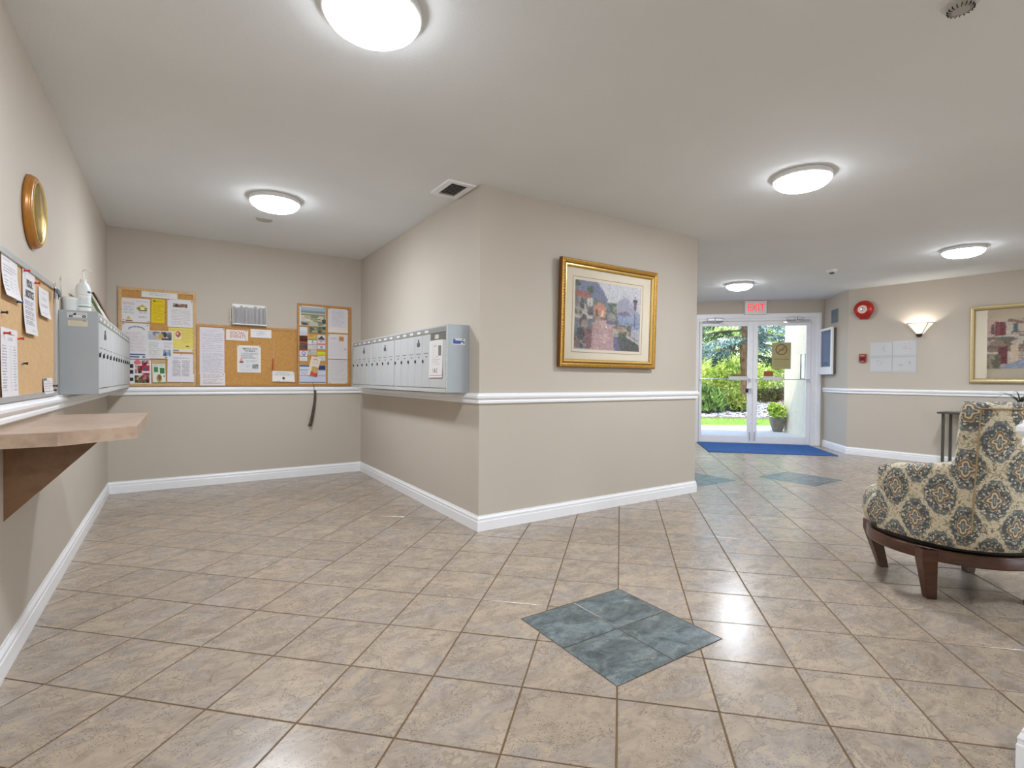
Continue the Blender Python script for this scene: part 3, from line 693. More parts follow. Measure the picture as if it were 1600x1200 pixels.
for x0, x1, z0, z1, k, lab, col in BIZ:
    bp(x0+.002, x1-.002, z0+.001, z1-.001, lambda c, k=k: d_biz(c, k), lab, col, 320, d=.0125, curl=.001, name='business_card', cat='business card', group='business cards on the right cork board')
def d_blue(c): c.rect(0,0,1,1,(206,212,226)); c.rect(.02,.02,.98,.10,(70,86,120)); c.rect(.70,.04,.98,.26,(54,66,104)); c.rect(.02,.26,.98,.30,(120,140,170)); c.lines(.05,.34,.95,.52,3,(130,130,160)); c.rect(.02,.56,.98,.60,(196,130,140)); c.rect(.02,.64,.98,.84,(196,206,226)); c.lines(.04,.66,.96,.84,3,(170,170,200)); c.rect(.02,.9,.98,.94,(96,70,70))
bp(1.099,1.373,1.010,1.215, d_blue, 'blue and white flyer at the foot of the right cork board', (224,222,226), d=.0125, group=GR)
def d_tilt(c): c.ell(.5,.16,.24,.05,(200,120,110)); c.ell(.5,.17,.18,.03,(228,218,206)); c.lines(.2,.26,.8,.36,2,(170,150,140)); c.photo(.3,.5,.95,.72,[(196,170,100),(170,150,80),(206,120,90)],7); c.rect(.3,.76,.98,.97,(190,52,32)); c.ell(.7,.76,.26,.06,(214,150,120)); c.lines(.35,.8,.9,.95,2,(230,190,180))
bp(1.200,1.300,1.092,1.305, d_tilt, 'tilted cream and red brochure on the right cork board', (226,214,196), d=.0165, rot=R(13), curl=.008, group=GR)
bp(1.397,1.614,1.580,1.852, lambda c: (c.rect(.06,.04,.94,.78,(214,212,216)), c.lines(.2,.08,.8,.70,14,(170,160,180),.6)), 'cream-edged white letter at the top right of the right cork board', (228,220,208), d=.0145, pins=((-.1,.13),(.1,.13)), group=GR)
bp(1.397,1.613,1.287,1.566, lambda c: (c.lines(.15,.14,.42,.22,2,(120,115,120)), c.rect(.56,.10,.80,.28,(206,150,80)), c.rect(.60,.14,.76,.24,(190,130,60)), c.lines(.08,.34,.9,.9,9,(190,184,190),.4), c.ell(.86,.6,.03,.03,(80,70,76))), 'white sheet with an orange square, middle right of the right cork board', (220,214,216), d=.0135, pins=((-.1,.13),), group=GR)
bp(1.398,1.612,1.010,1.280, lambda c: c.lines(.08,.05,.92,.9,17,(170,168,172),.55), 'dense white letter at the bottom right of the right cork board', (216,214,212), d=.0125, pins=((-.09,-.125),(.09,-.125)), group=GR)

# white file rack with ribbed front on the back wall
(p, a) = W('back', bx(.618), 0, 1.716); rk = empty('file_rack', p, a, 'white ribbed paper rack mounted above the wide cork board', 'paper rack')
b = MB(); b.box(-.150,.150,-.006,0,-.085,.105); obj('back_plate', b, M_WHITEP, rk)
b = MB(); b.box(-.150,.150,-.075,-.006,-.108,-.098); obj('tray', b, M_WHITEP, rk)
for sx in (-1, 1): b = MB(); b.prism_y([(sx*.150,-.108),(sx*.154,-.108),(sx*.154,.07),(sx*.150,.07)], -.075, 0); obj('side_panel', b, M_WHITEP, rk)
b = MB()
for k in range(24): x = -.142+k*.0123; b.box(x, x+.0012+.004*random.random(), -.074+.012*random.random(), -.008, -.098, .066+.022*random.random())
obj('paper_slips', b, M_PAPER, rk, kind='stuff')
b = MB(); b.tube([(-.150,-.06,.05),(-.172,-.04,.06),(-.176,-.03,.0),(-.170,-.035,-.07),(-.152,-.06,-.08)], .003, 6); obj('wire_hook', b, M_WHITEP, rk)

# shoe horn on a cord
M_HORN = wood('dark_horn', (62,52,44), (104,88,74), .35, 6, (6,6,2))
(p, a) = W('back', bx(1.237), .03, 1.02); sh = empty('shoe_horn', p, a, 'long dark shoe horn hanging from a cord below the right cork board', 'shoe horn')
b = MB(); b.tube([(0,.012,.0),(.006,-.002,-.03),(.012,-.004,-.075),(.018,-.004,-.09)], .0022, 6); obj('cord', b, M_DARK, sh)
b = MB(); b.tube([(.006,-.004,-.082),(.03,-.005,-.088),(.022,-.005,-.096),(.008,-.005,-.094)], .004, 6); obj('knot', b, M_DARK, sh)
b = MB(); v = []; NSEG = 14
for k in range(NSEG+1):
    t_ = k/NSEG; z = -.088-.385*t_; xc = .022-.012*t_-.044*t_*t_; w_ = .008+.010*t_; 
    for j in range(5): g = (j-2)/2; v.append((xc+w_*g, -.006-.006*(1-g*g), z))
f = [(k*5+j, k*5+j+1, (k+1)*5+j+1, (k+1)*5+j) for k in range(NSEG) for j in range(4)]
b.add(v, f); o = obj('blade', b, M_HORN, sh, smooth=60, fix=False); md = o.modifiers.new('s', 'SOLIDIFY'); md.thickness = .003
b = MB(); b.box(-.020,-.004,-.016,-.004,-.372,-.366); obj('band', b, M_DARK, sh)

# ------------------------------------------------------------------ left wall: aluminium board and its papers
lb = board('notice_board', 'left', ly(2.36), ly(3.462), .978, 1.530, .022, M_ALU, M_CORK2, 'aluminium-framed cork board on the left wall above the desk', depth=.020)
for x, z, c in ((2.807-2.911,1.125-1.254,0),(2.52-2.911,1.30-1.254,0),(2.735-2.911,1.362-1.254,3),(3.392-2.911,1.005-1.254,0)): pin(lb, x, z, -.011, c, True)
GLB = 'papers on the aluminium-framed board'
def lp(y0, y1, z0, z1, draw, label, c=WH, ppm=300, **k):
    cv = cvx(y0, y1, z0, z1, c, ppm); draw(cv); cv.noise(1.2); return paper('left', ly(y0), ly(y1), z0, z1, cv, label, group=GLB, **k)
lp(2.512,2.728,1.362,1.512, lambda c: (c.lines(.1,.08,.5,.16,1,GY), c.lines(.08,.22,.9,.42,3,(110,108,116),.7), c.lines(.08,.48,.34,.86,5,(110,108,116),.7), c.lines(.42,.48,.60,.86,5,(150,148,156),.6), c.lines(.70,.48,.9,.86,5,(160,158,166),.5)), 'white table of figures at the top left of the aluminium board', name='notice', cat='notice', d=.0135, curl=.014)
p2 = lp(2.806,3.022,1.248,1.508, lambda c: (c.lines(.12,.40,.55,.43,1,(90,88,110),.8), c.lines(.12,.46,.82,.86,13,(100,98,120),.8,ragged=.2), c.lines(.5,.92,.8,.95,1,(150,140,120))), 'white notice with two bold heading lines on the aluminium board', name='notice', cat='notice', d=.0140, curl=.010, pins=((-.085,.122,1,True),(.10,.10,1,True)))
for k, tx in enumerate(('POOL', 'NOTICE')): obj('lettering', text_mesh(tx, .042, M_INK, .0002, sx=.9, bold=.0006), None, p2, (.004, -.0026, .078-.043*k))
lp(3.093,3.312,1.346,1.476, lambda c: (c.lines(.3,.12,.7,.18,1,(140,136,150)), c.lines(.3,.3,.75,.42,2,(140,136,150)), c.lines(.2,.52,.85,.66,2,(130,126,140),.7), c.lines(.12,.82,.7,.9,1,(150,148,140))), 'small white notice at the right of the aluminium board', name='notice', cat='notice', d=.0135, curl=.010)
lp(2.498,2.722,.992,1.248, lambda c: (c.lines(.16,.07,.86,.11,1,(80,78,90),.9), c.lines(.4,.13,.7,.18,2,(110,108,116),.7), c.lines(.06,.24,.34,.9,17,(100,98,108),.8), c.lines(.5,.24,.62,.9,17,(160,158,166),.5), c.lines(.72,.24,.92,.9,17,(120,118,126),.7)), 'long white price list at the lower left of the aluminium board', name='notice', cat='notice', d=.0135, curl=.004, pins=((-.075,.108,1,True),(.115,.10,1,True)))
lp(3.176,3.380,.992,1.066, lambda c: (c.rect(.04,.06,.36,.16,(70,110,84)), c.lines(.3,.2,.8,.28,1,GY), c.rect(.08,.36,.9,.39,(214,140,140)), c.lines(.08,.46,.9,.9,3,(120,112,120),.7)), 'small card with a green heading at the lower right of the aluminium board', name='notice', cat='notice', d=.0150, curl=.006, pins=((.108,-.002,0,True),))
(p, a) = W('left', ly(3.375), .024, 1.515); ks = empty('key_bunch', p, a, 'bunch of keys with a blue tag hung on the board corner', 'keys')
b = MB()
for k in range(14): b.tube([(-.02+.018*math.cos(q_), -.004, .004+.018*math.sin(q_)) for q_ in (k*math.pi/7, (k+1)*math.pi/7)], .0016, 6)
obj('ring', b, M_CHROME, ks)
for k, (x, r_) in enumerate(((-.02,.35),(.0,.1),(.02,-.4))):
    b = MB(); M = Matrix.Translation((-.015+x*.4,-.006-.004*k,-.012)) @ Matrix.Rotation(r_,4,'Y'); b.lathe([(0,-.0012),(.011,-.0012),(.011,.0012),(0,.0012)], 14, M=M @ Matrix.Translation((0,0,-.008)) @ Matrix.Rotation(R(90),4,'X')); b.box(-.0035,.0035,-.001,.001,-.052,-.016, M=M); b.box(.003,.007,-.001,.001,-.046,-.040, M=M); b.box(.003,.006,-.001,.001,-.036,-.031, M=M); obj('key', b, M_DARK if k != 1 else M_CHROME, ks)
b = MB(); b.bbox(-.014,.034,-.022,-.012,-.040,-.018,.003, M=Matrix.Rotation(R(18),4,'Y')); obj('tag', b, plain('blue_grey_tag',(96,120,140),.4), ks)

# oval gold framed clock / mirror on the left wall (round, seen edge-on)
(p, a) = W('left', ly(3.025), 0, 1.783); ck = empty('wall_clock', p, a, 'round gold-framed wall clock high on the left wall', 'clock')
M90 = Matrix.Rotation(R(90),4,'X')
b = MB(); b.lathe([(.150,0),(.156,.004),(.157,.010),(.154,.016),(.151,.019),(.151,.022),(.146,.028),(.139,.031),(.134,.030),(.131,.027)], 64, M=M90)
obj('rim', b, plain('amber_gilt_wood',(176,116,44),.3,.25,.6,.1,20), ck, smooth=50)
b = MB(); b.lathe([(.131,.026),(.134,.032),(.130,.035),(.125,.030)], 64, M=M90); obj('inner_lip', b, M_GOLDL, ck, smooth=50)
b = MB(); b.lathe([(0,.012),(.130,.008),(.130,.024),(0,.024)], 64, M=M90); obj('face', b, plain('cream_dial',(232,228,214),.5,0,.4,.02), ck, smooth=40)
b = MB()
for k in range(12): b.box(-.0025,.0025,-.0250,-.0238,.096,.112, M=Matrix.Rotation(k*math.pi/6,4,'Y'))
obj('hour_marks', b, M_INKBRN, ck)
for L_, w_, an in ((.055,.003,R(300)),(.08,.002,R(60))): b = MB(); b.box(-w_,w_,-.0265,-.0252,-.012,L_, M=Matrix.Rotation(an,4,'Y')); obj('hand', b, M_INKBRN, ck)
b = MB(); b.lathe([(0,.041),(.05,.0395),(.09,.036),(.126,.030)], 64, M=M90); obj('glass', b, glass('clock_glass', (1,1,1,1), 1.2), ck, smooth=60)

# ------------------------------------------------------------------ wall desk with bracket
def lam(name, c1, c2, rough=.35):
    t = NT(name); t.set(rough, 0, .5); co = t.obj(); n1 = t.noise(5, 6, .65, co, .6); n2 = t.noise(22, 4, .6, co)
    b = t.ramp(n1, [(.32, srgb(*c1)), (.68, srgb(*c2))]); b = t.mix(t.ramp(n2, [(.45,(0,0,0,1)),(.7,(.5,.5,.5,1))]), b, srgb(*[int(x*.86) for x in c1])); t.l(b, t.b.inputs['Base Color']); return t.m
M_LAM = lam('tan_laminate', (166,142,122), (190,166,144)); M_LAMD = lam('brown_laminate_panel', (124,92,66), (150,114,84), .4)
dk = empty('wall_desk', (XL,2.83,0), 0, 'tan laminate wall desk with a cut corner and brown bracket below the left board', 'desk')
TOP = [(0,-.53),(.19,-.525),(.398,-.37),(.400,.515),(0,.515)]
b = MB(); b.prism(TOP, .872, .885); obj('desk_top', b, M_LAM, dk)
for k, (q0, q1) in enumerate(((TOP[0],TOP[1]),(TOP[1],TOP[2]),(TOP[2],TOP[3]),(TOP[3],TOP[4]))):
    q0, q1 = Vector(q0), Vector(q1); d_ = (q1-q0).normalized(); n_ = Vector((d_.y,-d_.x)); b = MB()
    b.prism([tuple(q0-n_*.016), tuple(q0), tuple(q1), tuple(q1-n_*.016)], .838, .872); obj('edge_strip', b, plain('yellow_edge_band',(206,180,120),.5) if k == 3 else M_LAM, dk)
b = MB(); b.prism([(0,-.52),(.185,-.515),(.385,-.36),(.385,.50),(0,.50)], .838, .871); obj('core_board', b, M_LAMD, dk)
def bracket_mb():
    b = MB(); M = Matrix.Rotation(R(-90),4,'Z')
    b.add([(0,-.009,.838),(.285,-.009,.838),(0,-.009,.543),(0,.009,.838),(.285,.009,.838),(0,.009,.543)], [(0,1,2),(5,4,3),(0,3,4,1),(1,4,5,2),(2,5,3,0)]); return b
obj('bracket', bracket_mb(), M_LAMD, dk, (0,-.235,0)); obj('bracket', bracket_mb(), M_LAMD, dk, (0,.36,0))
b = MB(); b.box(0,.018,-.235+.009,.36-.009,.60,.838); obj('back_panel', b, M_LAMD, dk)

# ------------------------------------------------------------------ mailboxes
M_BOXSTRIP = plain('grey_steel_header', (160,162,158), .4, .3, .5, .03)
M_WINDOW = plain('white_label_window', (226,226,222), .4)
M_LOCK = plain('lock_barrel', (52,52,50), .4, .4)
def mailbox(side, u0, u1, nd, z0, z1, depth, label, panel=None, lock_on=2, group=None, tops=None):
    (p, a) = W(side, (u0+u1)/2, 0, 0); w = (u1-u0)/2
    t = empty('mailbox_unit', p, a, label, 'mailbox', group); D = -depth
    b = MB(); b.box(-w+.001,w-.001,D+.012,-.001,z0,z1); b.box(-w+.001,-w+.010,D,D+.012,z0,z1); b.box(w-.010,w-.001,D,D+.012,z0,z1); b.box(-w+.010,w-.010,D,D+.012,z0,z0+.028); b.box(-w+.010,w-.010,D,D+.012,z1-.012,z1)
    obj('cabinet', b, M_BOXM, t)
    b = MB(); b.box(-w+.010,w-.010,D-.003,D+.012,z1-.050,z1-.012); obj('header_strip', b, M_BOXSTRIP, t)
    x0, x1 = -w+.013, w-.013
    if panel: x1 = w-.013-panel
    dw = (x1-x0)/nd; dz0, dz1 = z0+.031, z1-.053
    dm = MB(); dm.bbox(.0015,dw-.0015,D-.004,D+.010,dz0,dz1,.0025); dme = dm.mesh('door', M_BOXM); fixnormals(dme)
    sl = MB(); sl.box(dw*.22,dw*.78,D-.0052,D-.0038,dz1-.145,dz1-.141); sme = sl.mesh('name_slot', M_DGREY)
    nm = MB(); nm.box(dw*.46,dw*.60,D-.0052,D-.0038,dz1-.174,dz1-.164); nme = nm.mesh('number_plate', M_DGREY)
    kl = MB(); kl.lathe([(0,0),(.0085,0),(.0085,.006),(.006,.008),(0,.008)], 12, M=Matrix.Translation((.014,D-.004,(dz0+dz1)/2)) @ Matrix.Diagonal((1,1,1.5,1)) @ M90); kme = kl.mesh('lock', M_LOCK); fixnormals(kme)
    wm = MB(); wm.box(dw*.3,dw*.72,D-.0045,D-.003,z1-.040,z1-.023); wme = wm.mesh('label_window', M_WINDOW)
    for k in range(nd):
        x = x0+k*dw
        d_ = bpy.data.objects.new('door', dme); COL.objects.link(d_); d_.parent = t; d_.location = (x,0,0)
        for me in (sme, nme, kme): c_ = bpy.data.objects.new(me.name.split('.')[0], me); COL.objects.link(c_); c_.parent = d_
        c_ = bpy.data.objects.new('label_window', wme); COL.objects.link(c_); c_.parent = t; c_.location = (x,0,0)
        if k == lock_on:
            b = MB(); b.bbox(dw*.36,dw*.66,D-.010,D-.004,dz1-.085,dz1-.055,.002); b.box(dw*.47,dw*.55,D-.008,D-.004,dz1-.055,dz1-.030); obj('master_lock', b, M_DGREY, d_)
    if panel:
        b = MB(); b.bbox(x1+.002,w-.013,D-.004,D+.010,dz0,dz1-.055,.0025); obj('blank_panel', b, M_BOXM, t)
        b = MB(); b.box(x1+.002,w-.013,D-.002,D+.010,dz1-.055,dz1); o = obj('letter_slot_panel', b, plain('charcoal_slot_panel',(112,112,110),.45), t)
        b = MB(); b.box(x1+.08,x1+.145,D-.0035,D-.002,dz1-.043,dz1-.012); obj('number_label', b, plain('cream_label',(206,204,190),.5), o)
    return t
GM = 'mailbox units along the picture-side alcove wall'
MZ0, MZ1, MD = .977, 1.465, .175
mailbox('inner', iy(5.622), iy(4.988), 4, MZ0, MZ1, MD, 'grey steel mailbox unit of four doors nearest the alcove corner', group=GM)
mailbox('inner', iy(4.988), iy(4.352), 4, MZ0, MZ1, MD, 'grey steel mailbox unit of four doors between the corner unit and the five-door unit', lock_on=2, group=GM)
mu = mailbox('inner', iy(4.352), iy(3.303), 5, MZ0, MZ1, MD, 'grey steel mailbox unit of five doors with a notice taped to its end panel', panel=.268, lock_on=3, group=GM)
wm = (4.352-3.303)/2
b = MB(); b.bbox(wm-.001,wm+.004,-MD-.004,-.001,MZ0,MZ1,.001); obj('end_plate', b, M_BOXEND, mu)
b = MB(); b.box(wm-.006,wm+.0045,-MD-.0065,-MD-.0035,MZ0,MZ1); obj('bright_edge_strip', b, M_CHROME, mu)
def sticker(parent, w, h, draw, loc, rz, label, c=(228,228,228), ppm=900):
    cv = Cv(w, h, c, ppm); draw(cv); me = sheet_mesh(cv, thick=.0004); me.name = 'sticker'; me.materials.append(M_PRINTG)
    return obj('sticker', me, None, parent, loc, rz, label=label)
def d_st(c): c.rect(.04,.08,.22,.5,(60,100,180)); c.rect(.04,.36,.84,.62,(56,92,170)); c.rect(.04,.62,.66,.86,(56,92,170)); c.lines(.26,.1,.7,.3,1,(120,120,130)); c.ell(.9,.65,.05,.22,(50,54,60)); c.ell(.82,.16,.05,.1,(70,90,60))
sticker(mu, .100, .044, d_st, (wm+.0045,-.085,1.344), R(90), 'blue and white sticker')
cv = Cv(.232, .276, (222,219,216), 260); cv.lines(.2,.08,.5,.5,8,(176,172,172),.5); cv.rect(.4,.15,.55,.175,(80,78,78)); cv.rect(.68,.16,.88,.42,(120,118,112)); cv.rect(.56,.42,.62,.47,(150,140,130)); cv.lines(.2,.50,.8,.66,4,(160,156,158),.6); cv.rect(.06,.925,.94,.945,(186,60,60)); cv.noise(1.2)
(p, a) = W('inner', iy(3.482), MD+.0045, 1.222)
me = sheet_mesh(cv, curl=.006); me.name = 'notice'; me.materials.append(M_PRINT); nt = obj('notice', me, None, loc=p, rz=a, label='white notice with a red line taped to the five-door mailbox unit', cat='notice')
obj('lettering', text_mesh('1 & 2', .045, M_INK, .0002, sx=.9), None, nt, (-.01,-.0045,-.088))
GM2 = 'mailbox units on the left wall'
LZ0, LZ1, LD = .977, 1.432, .162
m1 = mailbox('left', ly(3.653), ly(4.412), 4, LZ0, LZ1, LD, 'grey mailbox unit with a truck sticker on its end, nearest on the left wall', lock_on=1, group=GM2)
mailbox('left', ly(4.412), ly(5.168), 4, LZ0, LZ1, LD, 'grey mailbox unit in the middle of the left wall row', lock_on=9, group=GM2)
mailbox('left', ly(5.168), ly(5.918), 4, LZ0, LZ1, LD, 'grey mailbox unit in the corner at the end of the left wall row', lock_on=9, group=GM2)
wl = (4.412-3.653)/2
b = MB(); b.bbox(-wl-.004,-wl+.001,-LD-.004,-.001,LZ0,LZ1,.001); obj('end_plate', b, M_BOXEND, m1)
def d_trk(c): c.rect(.0,.0,1,1,(206,208,208)); c.rect(.05,.5,.98,.8,(222,222,222)); c.poly([(.28,.5),(.36,.15),(.46,.1),(.46,.5)],(60,62,62)); c.lines(.5,.2,.95,.45,2,(140,140,140)); c.ell(.2,.72,.1,.22,(56,58,58)); c.ell(.84,.7,.1,.22,(56,58,58)); c.ell(.2,.72,.04,.1,(180,180,180)); c.ell(.84,.7,.04,.1,(180,180,180))
sticker(m1, .084, .030, d_trk, (-wl-.0045,-.076,1.407), R(-90), 'white sticker with a truck drawing')
sticker(m1, .082, .034, lambda c: (c.rect(.0,.0,.8,.12,(170,170,150)), c.ell(.84,.14,.1,.14,(150,150,160)), c.lines(.1,.25,.9,.85,4,(166,160,110))), (-wl-.0045,-.079,1.364), R(-90), 'cream sticker with small print', (214,206,184))

# things standing on the left mailboxes
(p, a) = W('left', ly(3.765), .088, LZ1)
M_BOTTLE = plain('translucent_white_bottle', (224,228,226), .3, 0, .5, .01)
sb = empty('pump_bottle', p, a, 'white pump bottle of hand sanitizer on top of the left mailboxes', 'bottle')
b = MB(); b.lathe([(0,0),(.032,0),(.035,.006),(.035,.120),(.033,.140),(.024,.160),(.014,.170),(.013,.178)], 32); obj('bottle', b, M_BOTTLE, sb, smooth=50)
b = MB(); b.lathe([(.0145,.172),(.0145,.186),(.006,.190),(.0045,.222)], 16); b.tube([(0,0,.222),(0,0,.236),(-.004,-.006,.242),(-.014,-.028,.236),(-.016,-.034,.226)], .0048, 8); obj('pump', b, M_WHITEP, sb, smooth=50)
cvl = Cv(.075,.105,(226,230,228),420); cvl.ell(.72,.1,.16,.06,(96,90,104)); cvl.lines(.08,.40,.92,.75,5,(120,140,126),.6); cvl.rect(.05,.84,.95,.90,(120,150,130)); cvl.lines(.1,.24,.9,.3,1,(150,150,150))
b_ = sheet_mesh(cvl)
for v in b_.vertices: an = v.co.x/.0354; v.co = (.0354*math.sin(an), -.0354*math.cos(an), v.co.z)
b_.materials.append(M_PRINTG); b_.name = 'label'; lbo = obj('label', b_, None, sb, (0,0,.072), R(-62))
(p, a) = W('left', ly(3.735), .036, LZ1); tb = empty('plastic_tub', p, a, 'low translucent white tub behind the pump bottle', 'tub')
b = MB(); b.lathe([(0,0),(.028,0),(.031,.004),(.033,.058),(.033,.062)], 28); obj('cup', b, M_BOTTLE, tb, smooth=50)
b = MB(); b.lathe([(0,.062),(.0345,.062),(.0345,.072),(.03,.078),(0,.079)], 28); obj('lid', b, M_WHITEP, tb, smooth=50)
BK = [(4.06,.014,(226,222,206),(96,120,70),'cream and green booklet leaning behind the pump bottle',.20),(4.22,.014,(206,206,210),(150,150,156),'grey booklet leaning on the left mailboxes',.19),(4.40,.018,(120,66,40),(60,40,34),'dark brown booklet leaning at the far end of the left mailboxes',.21)]
for y, th, c1, c2, lab, hgt in BK:
    t_ = empty('booklet', W('left', ly(y), .157, LZ1)[0], W('left', ly(y), .157, LZ1)[1], lab, 'booklet', 'booklets on the left mailboxes')
    cv = Cv(.14, hgt, c1, 220); cv.photo(.1,.1,.9,.6,[c2, c1, tuple(int(x*.7) for x in c2)], 8); cv.lines(.1,.7,.9,.92,4,c2)
    me = sheet_mesh(cv, thick=.0012); me.name = 'cover'; me.materials.append(M_PRINTG)
    an = -math.asin(min(.96, .085/hgt))
    rot = Matrix.Rotation(an,4,'X')
    o = obj('cover', me, None, t_); o.matrix_local = rot @ Matrix.Translation((0,-.001,hgt/2+.002))
    b = MB(); b.box(-.069,.069,0,th,.002,hgt); o2 = obj('pages', b, plain('booklet_pages_'+str(int(y*100)), c2, .7), t_); o2.matrix_local = rot

# ------------------------------------------------------------------ framed pictures
def painting_promenade(w, h):
    c = Cv(w, h, (186,186,192), 320)
    c.mask(c.Y<.5, (196,194,196)); c.a[...] += ((.5-c.Y)*26)[...,None]
    c.poly([(0,.0),(.32,.0),(.42,.13),(.5,.30),(.6,.46),(.66,.60),(0,.62)], (126,130,152)); c.poly([(.55,.34),(.72,.18),(.80,.2),(1,.42),(1,.50),(.6,.46)], (164,162,176))
    c.poly([(.62,.42),(.78,.38),(.86,.46),(.66,.47)], (128,124,142)); c.rect(.60,.455,1,.66,(150,160,184))
    c.poly([(.2,.22),(.45,.28),(.62,.42),(.66,.60),(.2,.6)], (112,122,118)); c.photo(.3,.28,.62,.56,[(112,122,116),(96,108,96),(150,150,120),(120,130,140),(160,150,140),(88,96,92)], 34)
    c.poly([(0,.14),(.18,.16),(.24,.24),(0,.25)], (168,110,98)); c.rect(0,.25,.16,.60,(190,178,164)); c.photo(0,.26,.26,.62,[(168,158,148),(96,90,88),(200,190,178),(120,116,124),(80,84,78)], 26)
    c.rect(.18,.24,.26,.36,(206,198,184)); c.ell(.22,.12,.05,.06,(90,104,88)); c.ell(.03,.05,.04,.05,(92,100,84)); c.rect(.212,.12,.222,.4,(104,92,80)); c.rect(.026,.05,.034,.4,(110,100,90))
    c.poly([(.27,.36),(.36,.28),(.46,.36),(.45,.52),(.28,.52)], (196,142,118)); c.rect(.30,.40,.34,.5,(120,90,80)); c.rect(.38,.41,.42,.5,(226,206,180))
    c.photo(0,.55,.28,.98,[(96,92,92),(130,112,108),(74,76,80),(164,150,140),(110,120,130),(140,96,96)], 46)
    c.poly([(.30,.56),(.46,.55),(.60,.98),(.24,1),(.26,.78)], (190,158,152)); 
    for k in range(9): c.poly([(.29-.004*k,.60+.045*k),(.48+.013*k,.595+.045*k),(.48+.013*k,.603+.045*k),(.29-.004*k,.61+.045*k)], (172,138,134), .6)
    c.poly([(.46,.55),(.60,.56),(.72,1),(.60,1)], (112,110,138)); c.photo(.26,.6,.58,1,[(190,158,152),(198,168,160),(180,146,142),(186,156,156)], 40); c.poly([(.60,.66),(.74,.72),(.96,.82),(1,1),(.70,1)], (92,94,92))
    c.photo(.56,.60,.86,.78,[(120,112,104),(170,150,130),(92,98,86),(150,120,110),(190,180,160)], 30); c.poly([(.78,.74),(1,.86),(1,.9),(.78,.78)], (190,184,176))
    for k in range(6): x = .62+.065*k; c.rect(x,.565,x+.006,.65,(96,98,112))
    c.rect(.6,.565,1,.572,(96,98,112)); c.rect(.905,.3,.917,.72,(82,74,84)); c.poly([(.885,.22),(.94,.22),(.925,.34),(.90,.34)], (104,84,96)); c.rect(.880,.19,.945,.225,(78,66,78)); c.rect(.908,.15,.917,.2,(78,66,78))
    c.dabs(16000, .8, 2.2, 11); c.blur(1); c.noise(4); c.a = c.a*.86+26; return c
def painting_village(w, h):
    c = Cv(w, h, (190,172,150), 300)
    c.poly([(.52,0),(1,0),(1,.32),(.6,.3)], (168,182,206)); c.photo(.36,0,.62,.22,[(110,128,116),(90,108,92),(140,150,130)], 16)
    c.poly([(0,.0),(.3,.02),(.48,.13),(.48,.62),(0,.9)], (202,182,160)); c.poly([(.22,.0),(.5,.14),(.48,.17),(.2,.05)], (150,106,84)); c.rect(0,.0,.12,.5,(206,164,144)); c.rect(.08,.06,.19,.33,(136,52,56)); c.rect(.26,.10,.31,.26,(86,106,104)); c.rect(.38,.14,.42,.26,(86,96,104))
    c.poly([(.56,.20),(.68,.12),(.82,.12),(.96,.20)], (150,108,76)); c.rect(.57,.2,.95,.72,(198,184,164)); c.rect(.66,.24,.71,.33,(128,92,82)); c.rect(.66,.5,.72,.58,(110,84,76)); c.rect(.82,.26,.87,.36,(128,92,82)); c.photo(.5,.4,.96,.76,[(170,156,126),(126,124,92),(190,176,150),(110,100,84)], 26)
    c.photo(0,.36,.48,.66,[(178,160,138),(120,96,78),(200,186,166),(104,110,86),(150,116,90)], 36); c.rect(.12,.56,.21,.9,(122,44,46)); c.rect(.24,.52,.32,.86,(214,186,150)); c.rect(.36,.44,.44,.68,(140,108,72)); c.rect(.32,.32,.5,.36,(150,104,86))
    c.rect(.09,.07,.135,.32,(150,66,66)); c.rect(.04,.1,.075,.3,(110,84,80)); c.rect(.255,.095,.315,.105,(150,110,90)); c.rect(.24,.26,.47,.275,(120,90,70))
    for k in range(9): c.rect(.25+.024*k,.275,.255+.024*k,.32,(110,86,70))
    for k in range(5): c.rect(.0,.40+.05*k,.11,.41+.05*k,(150,132,112)); c.rect(.33,.58+.05*k,.47,.588+.05*k,(150,130,108))
    for k in range(4): c.rect(.58+.09*k,.42,.60+.09*k,.48,(112,120,84)); c.rect(.575+.1*k,.60,.60+.1*k,.68,(120,104,84))
    c.poly([(.12,1),(.18,.93),(.52,.70),(1,.66),(1,1)], (140,150,170)); c.poly([(.44,1),(.8,.80),(1,.78),(1,1)], (176,150,134)); c.photo(0,.7,.14,1,[(120,110,84),(96,96,70),(160,140,110)], 14); c.poly([(.5,.72),(.75,.7),(.5,.86),(.3,.9)], (160,168,184))
    c.photo(.0,.0,.5,.9,[(196,178,158),(206,190,170),(170,150,130),(150,140,118),(214,200,184)],0) if False else None; c.dabs(16000, .8, 2.2, 11); c.blur(1); c.noise(4); g_ = c.a.mean(-1, keepdims=True); c.a = (c.a*.72+g_*.28)*.92+14; return c
